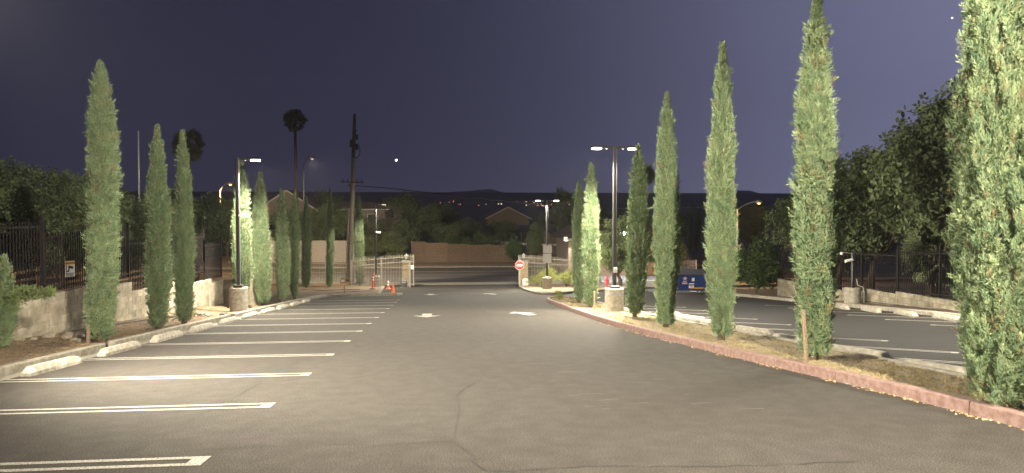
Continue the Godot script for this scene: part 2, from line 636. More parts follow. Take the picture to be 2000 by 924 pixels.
func lot_lamp(at: Vector3, h: float, heads: Array, e: float, label: String, base_h := 0.95, tilt := 0.3, lit := true, lens := "lamp_led", cone := 86.0, soft := 0.16, aim := Vector3.ZERO) -> Node3D:
	var t := thing("lot_lamp", label, "lamp post", at, 0.0, "parking lot lamp posts")
	var st := begin()
	lathe(st, [[0.345, -0.25], [0.345, base_h - 0.02], [0.33, base_h], [0.0, base_h]], 28)
	part("concrete_base", st.commit(), M.white_concrete, t)
	st = begin()
	bevel_box(st, Vector3(0, base_h + 0.05, 0), Vector3(0.34, 0.10, 0.34), 0.02)
	part("base_cover", st.commit(), M.black_metal, t)
	st = begin()
	bevel_box(st, Vector3(0, (base_h + h) / 2, 0), Vector3(0.135, h - base_h, 0.135), 0.02)
	part("pole", st.commit(), M.black_metal, t)
	for s in heads:
		var sg: float = s
		st = begin()
		box(st, Vector3(sg * 0.20, h - 0.06, 0), Vector3(0.27, 0.07, 0.06))
		part("arm", st.commit(), M.black_metal, t)
		st = begin()
		bevel_box(st, Vector3(sg * 0.60, h - 0.045, 0), Vector3(0.52, 0.075, 0.30), 0.02)
		var hd := part("lamp_head", st.commit(), M.black_metal, t)
		st = begin()
		bevel_box(st, Vector3(sg * 0.68, h - 0.107, 0), Vector3(0.32, 0.05, 0.25), 0.015)
		part("lamp_lens", st.commit(), M[lens] if lit else M.white_metal, hd)
		st = begin()
		lathe(st, [[0.0, -0.05], [0.03, -0.045], [0.035, 0.0], [0.0, 0.0]], 10, Vector3(sg * 0.30, h - 0.095, 0))
		part("sensor", st.commit(), M.white_metal, hd)
		if lit:
			shine(t, Vector3(sg * 0.68, h - 0.16, 0), Vector3(aim.x * sg, aim.y, aim.z) if aim != Vector3.ZERO else Vector3(sg * sin(tilt), -cos(tilt), 0), e, Color(1.0, 0.955, 0.86), cone, soft)
	return t

func security_camera(t: Node3D, at: Vector3, dir: float) -> void:
	var st := begin()
	box(st, at + Vector3(dir * 0.07, 0, 0), Vector3(0.14, 0.05, 0.05))
	lathe(st, [[0.0, -0.17], [0.06, -0.17], [0.065, 0.15], [0.0, 0.16]], 12, at + Vector3(dir * 0.24, -0.02, 0.02), Basis(Vector3(0, 0, 1), PI / 2 - dir * 0.2))
	part("security_camera", st.commit(), M.white_metal, t)

func street_lamp(at: Vector3, h: float, reach: float, label: String, lit: float, curved := true, tone := Color(1.0, 0.74, 0.45), aim := Vector3(0.001, -1, 0), cone := 80.0) -> void:
	var t := thing("street_lamp", label, "street lamp", at)
	var st := begin()
	tube(st, [Vector3(0, -0.2, 0), Vector3(0, h - 0.7, 0)], [0.12, 0.07], 8)
	part("pole", st.commit(), M.grey_metal, t)
	st = begin()
	var p := []
	for i in 7:
		var u := i / 6.0
		p.append(Vector3(reach * u, h - 0.75 + 0.75 * (sin(u * PI / 2) if curved else 1.0), 0))
	tube(st, p, [0.045, 0.035], 6)
	part("arm", st.commit(), M.grey_metal, t)
	st = begin()
	var e := signf(reach)
	lathe(st, [[0.0, -0.3], [0.1, -0.26], [0.15, 0.1], [0.08, 0.3], [0.0, 0.32]], 10, Vector3(reach + e * 0.25, h, 0), Basis(Vector3(0, 0, 1), e * PI / 2))
	var hd := part("lamp_head", st.commit(), M.grey_metal, t)
	st = begin()
	lathe(st, [[0.0, -0.10], [0.10, -0.07], [0.13, 0.0], [0.0, 0.0]], 10, Vector3(reach + e * 0.28, h - 0.13, 0))
	part("lamp_lens", st.commit(), M.lamp_sodium if lit > 0.0 and tone.b < 0.6 else M.lamp_dim, hd)
	if lit > 0.0:
		shine(t, Vector3(reach + e * 0.28, h - 0.28, 0), aim, lit, tone, cone, 0.3, 0.1)

# ---------------------------------------------------------------- curbs, fences, walls
func curb(called: String, pts: Array, w: float, h: float, m: Material, section := 3.0) -> Node3D:
	var c := structure(called)
	var p := resample(pts, 0.5)
	var per := maxi(1, int(section / 0.5))
	var i := 0
	while i < p.size() - 1:
		var j := mini(i + per, p.size() - 1)
		if p.size() - 1 - j < 2:
			j = p.size() - 1
		var run := []
		for k in range(i, j + 1):
			run.append(V(p[k][0], p[k][1], 0.0))
		run[0] = run[0].lerp(run[1], 0.012)
		run[-1] = run[-1].lerp(run[-2], 0.012)
		var st := begin()
		sweep(st, run, [Vector2(-w * 0.5, -0.12), Vector2(w * 0.5, -0.12), Vector2(w * 0.5 - 0.004, h - 0.02), Vector2(w * 0.5 - 0.025, h), Vector2(-w * 0.5 + 0.03, h), Vector2(-w * 0.5 + 0.015, h - 0.02)])
		part("curb_section", st.commit(), m, c)
		i = j
	return c

func picket_fence(called: String, label: String, A: Vector3, B: Vector3, hA: float, hB: float, gap: float, m: Material, posts: Array, rails: Array, bow := 0.0, spear := true, thick := 0.018, post_h := 0.12, drop := 0.0) -> Node3D:
	var t := thing(called, label, "fence" if called != "gate_leaf" else "gate", A)
	var D := B - A
	var flat := Vector3(D.x, 0, D.z)
	var n := maxi(2, int(flat.length() / gap))
	var turn := Basis(Vector3.UP, atan2(-D.z, D.x))
	var key := "picket_%s" % thick
	if not MESHES.has(key):
		var st := begin()
		box(st, Vector3(0, 0.5, 0), Vector3(thick, 1.0, thick))
		if spear:
			frustum(st, Vector3(0, 1.03, 0), Vector2(thick * 1.5, thick * 1.5), Vector2(0.002, 0.002), 0.06)
		MESHES[key] = st.commit()
	for i in n + 1:
		var u := float(i) / n
		var hh := lerpf(hA, hB, u) + bow * sin(u * PI / 2)
		part("picket", MESHES[key], m, t, D * u + Vector3(0, drop, 0), turn * Basis.from_scale(Vector3(1, hh - drop, 1)))
	for r in rails:
		var st := begin()
		var pts := []
		for i in 13:
			var u := i / 12.0
			var top := lerpf(hA, hB, u) + bow * sin(u * PI / 2)
			pts.append(D * u + Vector3.UP * ((top + r) if r <= 0.0 else r))
		for i in 12:
			var dd: Vector3 = pts[i + 1] - pts[i]
			box(st, (pts[i] + pts[i + 1]) * 0.5, Vector3(dd.length() + 0.002, 0.042, thick + 0.016), Basis(Vector3.UP, atan2(-dd.z, dd.x)) * Basis(Vector3(0, 0, 1), atan2(dd.y, Vector2(dd.x, dd.z).length())))
		part("rail", st.commit(), m, t)
	for u in posts:
		var hh: float = lerpf(hA, hB, u) + bow * sin(u * PI / 2) + post_h
		var st := begin()
		box(st, D * u + Vector3(0, hh / 2 + drop / 2, 0), Vector3(0.066, hh - drop, 0.066), turn)
		box(st, D * u + Vector3(0, hh + 0.012, 0), Vector3(0.084, 0.024, 0.084), turn)
		part("post", st.commit(), m, t)
	return t

func block_wall(called: String, label: String, segs: Array, X: float, rng: RandomNumberGenerator, depth := 0.2, face := 1.0) -> Node3D:
	var w := thing(called, label, "block wall", Vector3.ZERO)
	if not MESHES.has("block"):
		var st := begin()
		bevel_box(st, Vector3.ZERO, Vector3(depth, 0.186, 1.0), 0.006)
		MESHES["block"] = st.commit()
	for s in segs:
		var f0: float = s[0]
		var f1: float = s[1]
		var top: float = s[2]
		var low := gy(f1) + 0.0
		var st := begin()
		box(st, Vector3(X, (top + low - 0.3) / 2 - 0.012, -(f0 + f1) / 2), Vector3(depth - 0.030, top - low + 0.3 - 0.024, f1 - f0 - 0.01))
		part("mortar", st.commit(), M.mortar, w)
		var row := 0
		var y := top - 0.1
		while y + 0.1 > low + 0.02:
			var f := f0 - (0.2 if row % 2 else 0.0)
			while f < f1 - 0.03:
				var a := maxf(f, f0)
				var b := minf(f + 0.4, f1)
				if b - a > 0.05 and y + 0.1 > gy((a + b) / 2) + 0.02:
					part("block", MESHES["block"], M["block_%d" % (rng.randi() % 3)], w, Vector3(X + rng.randf_range(-0.002, 0.002), y, -(a + b) / 2), Basis.from_scale(Vector3(1, 1, b - a - 0.014)))
				f += 0.4
			y -= 0.2
			row += 1
	return w

const NTH := ["first", "second", "third", "fourth", "fifth", "sixth", "seventh", "eighth", "ninth", "tenth", "eleventh", "twelfth", "thirteenth", "fourteenth", "fifteenth", "sixteenth", "seventeenth", "eighteenth", "nineteenth", "twentieth"]

func wheel_stop(at: Vector3, turn: float, label: String, group: String, seed_: int, broken := false) -> void:
	var rng := RandomNumberGenerator.new()
	rng.seed = seed_
	var st := begin()
	var n := 14
	var L := 1.75
	var R := []
	for i in n + 1:
		var u := float(i) / n
		var z := (u - 0.5) * L
		var e := minf(1.0, minf(u, 1.0 - u) / 0.075)
		var hh := lerpf(0.035, 0.135, e) + rng.randf_range(-0.002, 0.002)
		var half := lerpf(0.085, 0.10, e)
		var top := lerpf(0.05, 0.062, e)
		var chip := 0.0
		if broken and u > 0.12 and u < 0.55:
			chip = rng.randf_range(0.3, 1.0)
		elif rng.randf() < 0.15:
			chip = rng.randf_range(0.0, 0.25)
		R.append([Vector3(-half, -0.03, z), Vector3(half, -0.03, z), Vector3(half - 0.03 * chip, 0.045 - 0.02 * chip, z), Vector3(top - 0.05 * chip, hh - 0.035 * chip, z), Vector3(-top, hh, z), Vector3(-half, 0.045, z)])
	for i in n:
		for k in 6:
			var j := (k + 1) % 6
			quad(st, R[i][k], R[i + 1][k], R[i + 1][j], R[i][j])
	for k in range(1, 5):
		tri(st, R[0][0], R[0][k], R[0][k + 1])
		tri(st, R[n][0], R[n][k + 1], R[n][k])
	var o := MeshInstance3D.new()
	o.name = numbered("wheel_stop")
	o.mesh = st.commit()
	o.material_override = M.white_concrete
	add_child(o)
	o.transform = Transform3D(Basis(Vector3.UP, turn) * Basis(Vector3.RIGHT, -atan(SLOPE) * cos(turn)), at)
	tag(o, label, "wheel stop", group)

func hairpin(parent: Node3D, x0: float, F0: float, x1: float, F1: float, w := 0.34, line := 0.09, closed_end := true) -> void:
	var d := Vector2(x1 - x0, F1 - F0).normalized()
	var s := Vector2(-d.y, d.x) * (w - line) * 0.5
	var st := begin()
	var N := 8
	for sg in [-1.0, 1.0]:
		var pts := []
		for i in N + 1:
			var u := float(i) / N
			pts.append([lerpf(x0, x1, u) + s.x * sg, lerpf(F0, F1, u) + s.y * sg])
		ribbon(st, pts, line, 0.008)
	if closed_end:
		var e := Vector2(x1, F1) + d * line * 0.9
		ribbon(st, [[e.x - s.x * 1.36, e.y - s.y * 1.36], [e.x, e.y], [e.x + s.x * 1.36, e.y + s.y * 1.36]], line * 1.8, 0.008)
	part("stall_line", st.commit(), M.paint, parent)

func arrow(parent: Node3D, x: float, F: float, sg: float, skew := 0.0) -> void:
	# sg 1 points down the drive, -1 back up it
	var st := begin()
	var h := 0.006
	tri(st, V(x - 0.52, F, h), V(x + 0.52, F, h), V(x + skew, F + sg * 0.85, h)) if sg > 0 else tri(st, V(x + 0.52, F, h), V(x - 0.52, F, h), V(x + skew, F - 0.85, h))
	ribbon(st, [[x - skew, F - sg * 1.15], [x, F - sg * 0.02]], 0.36, h)
	part("arrow_marking", st.commit(), M.paint, parent)

func gable_house(called: String, label: String, at: Vector3, turn: float, size: Vector3, rise: float, wall: Material, roof: Material, wins: Array) -> Node3D:
	# size x wide (gable side), y eave height, z deep; gable faces +z
	var t := thing(called, label, "house", at, turn)
	var hx := size.x / 2
	var st := begin()
	prism(st, [Vector2(-hx, -0.4), Vector2(hx, -0.4), Vector2(hx, size.y), Vector2(0, size.y + rise), Vector2(-hx, size.y)], size.z, Transform3D())
	part("wall", st.commit(), wall, t)
	st = begin()
	var a := atan2(rise, hx)
	for sg in [-1.0, 1.0]:
		var l := hx / cos(a) + 0.5
		box(st, Vector3(sg * (hx + 0.45) / 2, size.y + rise / 2 - 0.11, 0) + Vector3(0, 0.14, 0), Vector3(l, 0.14, size.z + 0.9), Basis(Vector3(0, 0, 1), -sg * a))
	part("roof", st.commit(), roof, t)
	st = begin()
	for sg in [-1.0, 1.0]:
		var l := hx / cos(a) + 0.5
		box(st, Vector3(sg * (hx + 0.45) / 2, size.y + rise / 2 - 0.06, size.z / 2 + 0.47), Vector3(l, 0.2, 0.04), Basis(Vector3(0, 0, 1), -sg * a))
	part("fascia", st.commit(), M.trim, t)
	for w in wins:
		st = begin()
		box(st, Vector3(w[0], w[1], size.z / 2 + 0.03), Vector3(w[2] + 0.16, w[3] + 0.16, 0.06))
		var f := part("window", st.commit(), M.trim, t)
		st = begin()
		box(st, Vector3(w[0], w[1], size.z / 2 + 0.055), Vector3(w[2], w[3], 0.02))
		part("pane", st.commit(), M.dark_glass, f)
	return t

func text_mesh(s: String, size: float, depth := 0.004) -> TextMesh:
	var f := SystemFont.new()
	f.font_names = PackedStringArray(["Droid Sans"])
	f.font_weight = 700
	var m := TextMesh.new()
	m.text = s
	m.font = f
	m.font_size = 64
	m.pixel_size = size / 64.0
	m.depth = depth
	return m

func octagon(r: float) -> Array:
	var p := []
	for i in 8:
		var a := TAU * (i + 0.5) / 8
		p.append(Vector2(cos(a), sin(a)) * r)
	return p

# ---------------------------------------------------------------- scene
func _ready() -> void:
	var cam := Camera3D.new()
	cam.name = "camera"
	cam.fov = rad_to_deg(2.0 * atan(462.0 / 1380.0))
	cam.far = 9000.0
	cam.near = 0.05
	add_child(cam)
	cam.position = Vector3(0, 1.81, 0)
	cam.rotation_degrees = Vector3(-1.74, -5.8, 0)
	cam.current = true

	var env := Environment.new()
	env.background_mode = Environment.BG_SKY
	env.tonemap_mode = Environment.TONE_MAPPER_LINEAR
	env.tonemap_exposure = 2.0
	env.sdfgi_enabled = true
	env.ssao_enabled = true
	env.ssil_enabled = true
	var im := Image.create(512, 256, false, Image.FORMAT_RGBF)
	for y in 256:
		var el := PI * (0.5 - (y + 0.5) / 256.0)
		for x in 512:
			var az := (x + 0.5) / 512.0 * TAU
			var k := clampf(el / 0.75, 0.0, 1.0)
			var c := Vector3(0.0165, 0.0152, 0.0290).lerp(Vector3(0.0055, 0.0062, 0.0170), pow(k, 0.5))
			var off := wrapf(az - 0.87, -PI, PI)
			var g := 0.5 + 0.5 * cos(off)
			c += Vector3(0.112, 0.116, 0.182) * pow(g, 13.0) * (1.0 - 0.3 * k)
			im.set_pixel(x, y, Color(c.x, c.y, c.z))
	var sm := PanoramaSkyMaterial.new()
	sm.panorama = ImageTexture.create_from_image(im)
	var sky := Sky.new()
	sky.sky_material = sm
	env.sky = sky
	env.background_energy_multiplier = 1.0
	env.fog_enabled = true
	env.fog_density = 0.00008
	env.fog_light_color = Color(0.82, 0.82, 0.86)
	var we := WorldEnvironment.new()
	we.name = "environment"
	we.environment = env
	add_child(we)

	make_materials()
	noise.seed = 5
	noise.frequency = 0.35
	build_ground()
	build_walls()
	build_gate()
	build_lamps()
	build_trees()
	build_lot_things()
	build_street()
	build_background()
	build_litter()

const ISLE_L := [[-12.0, 4.0], [-2.0, 4.3], [2.0, 5.2], [5.0, 6.1], [7.0, 6.28], [8.5, 6.22], [10.4, 6.01], [12.8, 5.7], [15.5, 5.45], [17.6, 5.23], [20.3, 5.09], [22.9, 5.05], [26.8, 5.08], [30.2, 5.16], [34.4, 5.26]]
const ISLE_R := [[-12.0, 7.95], [9.5, 7.85], [14.6, 7.72], [17.3, 7.56], [20.3, 7.3], [26.0, 7.2], [34.4, 7.25]]

func bed_h(x: float, F: float) -> float:
	return 0.11 + 0.05 * noise.get_noise_2d(x * 2.0, F * 2.0) + 0.02 * noise.get_noise_2d(x * 9.0, F * 9.0)

func build_ground() -> void:
	var flat := func(h: float) -> Callable: return func(_x: float, _F: float) -> float: return h
	var at_x := func(v: float) -> Callable: return func(_F: float) -> float: return v
	var tab := func(a: Array) -> Callable: return func(F: float) -> float: return along(a, F)
	# the land, as one sheet; far off it climbs to the foot of the hills
	var st := begin()
	var Fs := [-80.0, -20.0, 0.0, 20.0, 40.0, 60.0, 62.0, 64.0, 66.0, 68.0, 90.0, 130.0, 200.0, 400.0, 700.0, 1100.0, 1600.0, 2300.0, 3100.0]
	var land := func(F: float) -> float: return gy(F) - 0.06 + (0.0 if F < 400.0 else pow((F - 400.0) / 1200.0, 1.4) * 34.0)
	for i in Fs.size() - 1:
		var a: float = Fs[i]
		var b: float = Fs[i + 1]
		var wa := 120.0 + maxf(a, 0.0) * 1.2
		var wb := 120.0 + maxf(b, 0.0) * 1.2
		quad(st, Vector3(-wa, land.call(a), -a), Vector3(wa, land.call(a), -a), Vector3(wb, land.call(b), -b), Vector3(-wb, land.call(b), -b))
	structure("ground", st.commit(), M.earth)
	# hills
	for ridge in [[2600.0, 72.0, 5, "hills"], [3300.0, 128.0, 9, "hills"]]:
		st = begin()
		var hz := FastNoiseLite.new()
		hz.seed = ridge[2]
		hz.frequency = 0.0013
		var base: float = ridge[0]
		for i in 120:
			var x0 := -3600.0 + i * 60.0
			var q := []
			for x in [x0, x0 + 60.0]:
				var top: float = ridge[1] * (0.80 + 0.75 * hz.get_noise_1d(x)) * (0.86 + 0.14 * smoothstep(-500.0, 1200.0, x))
				q.append([Vector3(x, 20.0, -base + 700.0), Vector3(x, top * 0.7, -base + 180.0), Vector3(x, top, -base), Vector3(x, 0.0, -base - 500.0)])
			for k in 3:
				quad(st, q[0][k], q[1][k], q[1][k + 1], q[0][k + 1])
		structure("hills", st.commit(), M.hill)
	# asphalt of drive and lots
	var lot := structure("parking_lot", sheet(-25.0, 66.5, 1.0, at_x.call(-7.38), at_x.call(16.75), 1, flat.call(0.0)), M.asphalt)
	structure("stall_pavement", sheet(-25.0, 44.0, 1.0, at_x.call(-7.38), tab.call([[-25.0, -3.6], [8.0, -2.95], [13.0, -2.7], [17.0, -2.4], [40.0, -2.25]]), 1, flat.call(0.003)), M.stall_asphalt)
	structure("side_lot", sheet(-25.0, 46.0, 1.0, func(F: float) -> float: return along(ISLE_R, F) - 0.05, at_x.call(16.75), 1, flat.call(0.003)), M.side_asphalt)
	# stall markings
	for k in 15:
		var F := 4.14 + 2.66 * k
		if k < 14:
			hairpin(lot, -7.05, F, -2.34, F, 0.32, 0.085)
	for k in 9:
		var F := 10.9 + 2.25 * k
		hairpin(lot, 7.95, F + 2.1, 10.2, F, 0.26, 0.075)
	for k in 7:
		var F := 16.9 + 2.1 * k
		hairpin(lot, 16.2, F - 1.9, 14.25, F, 0.26, 0.075)
	arrow(lot, -0.5, 26.0, -1.0)
	arrow(lot, -0.62, 45.6, -1.0)
	arrow(lot, 3.1, 26.6, 1.0, -0.25)
	arrow(lot, 3.2, 45.6, 1.0, -0.25)
	# cracks and scuffs
	var rng := RandomNumberGenerator.new()
	rng.seed = 3
	var cracks := [
		[[-2.95, 8.12], [-2.85, 8.83], [-2.87, 10.46], [-2.71, 12.77], [-2.5, 14.27], [-2.35, 16.82], [-2.25, 20.77], [-2.2, 26.0]],
		[[-2.45, 7.28], [-2.10, 7.26], [-1.71, 7.29], [-1.35, 7.28], [-0.84, 7.25], [-0.62, 7.16], [-0.37, 7.23], [0.11, 7.26]],
		[[0.11, 7.26], [0.22, 6.97], [0.29, 6.68], [0.34, 6.24], [0.40, 6.13], [0.67, 6.12], [1.13, 6.16], [1.42, 6.19], [1.91, 6.09], [2.91, 6.00], [3.8, 6.05]],
		[[0.11, 7.26], [0.15, 7.47], [0.17, 8.01], [0.22, 8.56], [0.24, 9.20], [0.17, 9.56], [0.27, 9.93]],
		[[0.17, 9.56], [0.33, 10.34], [0.46, 10.69], [0.60, 11.15], [1.29, 11.05], [2.4, 11.2]],
		[[-2.1, 6.2], [-3.0, 6.35], [-3.9, 6.1], [-5.2, 6.3]]]
	for i in cracks.size():
		var pts := []
		var rs := resample(cracks[i], 0.09)
		for p in rs:
			pts.append([p[0] + rng.randfn() * 0.012, p[1] + rng.randfn() * 0.018])
		st = begin()
		ribbon(st, pts, 0.013 if i else 0.017, 0.006, 0.75, rng)
		part("crack", st.commit(), M.crack, lot)
	st = begin()
	for i in 24:
		var x := 2.3 + rng.randfn() * 0.7
		var F := 10.8 + rng.randfn() * 1.7
		var a := rng.randf_range(-0.35, 0.35)
		var l := rng.randf_range(0.06, 0.5)
		ribbon(st, [[x, F], [x + l * 0.5 * cos(a), F + l * 0.5 * sin(a)], [x + l * cos(a), F + l * sin(a) * 0.8]], rng.randf_range(0.003, 0.008), 0.004, 0.7, rng)
	part("scuff", st.commit(), M.scuff, lot).set_meta("kind", "stuff")
	# planting beds
	structure("planting_bed", sheet(-14.0, 34.0, 0.35, at_x.call(-9.66), at_x.call(-7.48), 8, func(x: float, F: float) -> float: return bed_h(x, F) + 0.10 * smoothstep(-8.0, -9.6, x)), M.dirt)
	var far_r := [[34.0, -7.48], [40.0, -7.4], [43.0, -7.2], [43.6, -6.7], [44.1, -4.0], [44.6, -3.9], [50.0, -4.2], [61.0, -4.85], [65.0, -5.0]]
	structure("planting_bed", sheet(34.0, 65.0, 0.3, at_x.call(-15.0), tab.call(far_r), 14, bed_h), M.dirt)
	structure("island_bed", sheet(-12.0, 34.4, 0.3, func(F: float) -> float: return along(ISLE_L, F) + 0.15, func(F: float) -> float: return along(ISLE_R, F) - 0.15, 8, bed_h), M.lawn_soil)
	structure("island_bed", sheet(34.4, 37.6, 0.2, func(F: float) -> float: return 6.25 - 0.86 * sqrt(maxf(0.0, 1.0 - pow((F - 34.4) / 3.2, 2.0))), func(F: float) -> float: return 6.25 + 0.86 * sqrt(maxf(0.0, 1.0 - pow((F - 34.4) / 3.2, 2.0))), 6, func(x: float, F: float) -> float: return bed_h(x, F) - 0.02), M.lawn_soil)
	var side_l := [[42.6, 6.55], [44.0, 6.15], [50.0, 6.2], [56.0, 6.4], [59.5, 6.8], [60.5, 6.95], [65.0, 7.2]]
	var side_r := [[42.6, 6.75], [45.5, 8.5], [47.6, 11.2], [51.4, 14.0], [54.0, 20.0], [56.0, 30.0], [65.0, 34.0]]
	structure("planting_bed", sheet(42.6, 65.0, 0.3, tab.call(side_l), tab.call(side_r), 16, bed_h), M.dirt)
	structure("planting_bed", sheet(-14.0, 46.0, 0.35, at_x.call(16.85), at_x.call(18.12), 6, bed_h), M.dirt)
	structure("planting_bed", sheet(36.6, 46.0, 0.35, at_x.call(18.12), at_x.call(30.0), 8, bed_h), M.dirt)
	# curbs
	curb("curb", [[-7.44, -14.0], [-7.42, 9.0], [-7.42, 16.3]], 0.17, 0.17, M.concrete)
	curb("curb", [[-7.42, 16.75], [-7.42, 20.0], [-7.42, 25.6]], 0.17, 0.18, M.concrete)
	curb("curb", [[-7.42, 26.1], [-7.42, 33.0], [-7.36, 39.6], [-7.15, 42.6], [-6.9, 43.5], [-6.4, 43.95], [-4.0, 44.2], [-2.75, 44.6]], 0.17, 0.17, M.concrete)
	curb("curb", [[-3.85, 44.55], [-4.2, 50.0], [-4.75, 60.5]], 0.16, 0.15, M.concrete)
	curb("curb", [[-2.78, 44.52], [-2.45, 44.95], [-2.5, 45.5], [-2.9, 45.7], [-3.7, 45.6]], 0.16, 0.15, M.concrete)
	structure("gutter", sheet(-14.0, 39.0, 1.0, at_x.call(-7.36), at_x.call(-7.08), 1, flat.call(0.004)), M.old_concrete)
	var red := []
	for p in ISLE_L:
		red.append([p[1], p[0]])
	red.append_array([[5.45, 36.0], [5.75, 37.2], [6.1, 37.8]])
	var rc := curb("red_curb", red.map(func(p): return [p[0] + 0.075, p[1]]), 0.16, 0.16, M.red_curb, 2.5)
	rc.set_meta("label", "faded red curb along the drive")
	var back := [[6.1, 37.8], [6.5, 37.75], [6.95, 36.9], [7.2, 35.6]]
	var rr := []
	for p in ISLE_R:
		rr.append([p[1] - 0.075, p[0]])
	rr.reverse()
	back.append_array(rr)
	curb("curb", back, 0.16, 0.15, M.concrete)
	curb("curb", [[6.95, 60.2], [6.6, 58.6], [6.2, 52.0], [6.1, 45.0], [6.3, 43.1], [6.65, 42.55], [7.2, 42.9], [8.5, 45.4], [11.2, 47.6], [14.0, 51.3], [20.0, 53.9], [28.0, 55.6]], 0.17, 0.15, M.concrete)
	curb("curb", [[16.8, 46.0], [16.8, 27.0], [16.8, -14.0]], 0.17, 0.15, M.white_concrete)
	# street
	structure("street", sheet(67.6, 86.8, 1.0, at_x.call(-160.0), at_x.call(160.0), 1, func(_x: float, F: float) -> float: return 0.01 + 0.10 * sin((F - 67.6) / 19.2 * PI)), M.street_asphalt)
	var s2 := get_node("street") as Node3D
	for d in [[71.6, 0.13, "paint"], [75.3, 0.13, "paint"], [79.5, 0.12, "yellow_paint"], [79.85, 0.12, "yellow_paint"]]:
		st = begin()
		var rise := 0.016 + 0.10 * sin((d[0] - 67.6) / 19.2 * PI)
		ribbon(st, [[-160.0, d[0]], [160.0, d[0]]], d[1], rise)
		part("lane_line", st.commit(), M[d[2]], s2)
	structure("sidewalk", sheet(65.0, 67.0, 1.0, at_x.call(-160.0), at_x.call(-3.4), 1, flat.call(0.12)), M.concrete)
	structure("sidewalk", sheet(65.0, 67.0, 1.0, at_x.call(7.4), at_x.call(160.0), 1, flat.call(0.12)), M.concrete)
	structure("driveway_apron", sheet(64.8, 67.6, 0.5, at_x.call(-3.4), at_x.call(7.4), 1, flat.call(0.014)), M.concrete)
	curb("street_curb", [[-60.0, 67.3], [-3.6, 67.3]], 0.16, 0.14, M.concrete, 6.0)
	curb("street_curb", [[7.6, 67.3], [60.0, 67.3]], 0.16, 0.14, M.concrete, 6.0)
	curb("street_curb", [[-60.0, 86.95], [60.0, 86.95]], 0.2, 0.15, M.concrete, 8.0)
	structure("sidewalk", sheet(87.05, 89.0, 1.0, at_x.call(-160.0), at_x.call(160.0), 1, flat.call(0.14)), M.concrete)
	structure("verge", sheet(89.0, 100.0, 1.0, at_x.call(-160.0), at_x.call(160.0), 1, func(_x: float, F: float) -> float: return 0.14 + (F - 89.0) * 0.06), M.dirt)

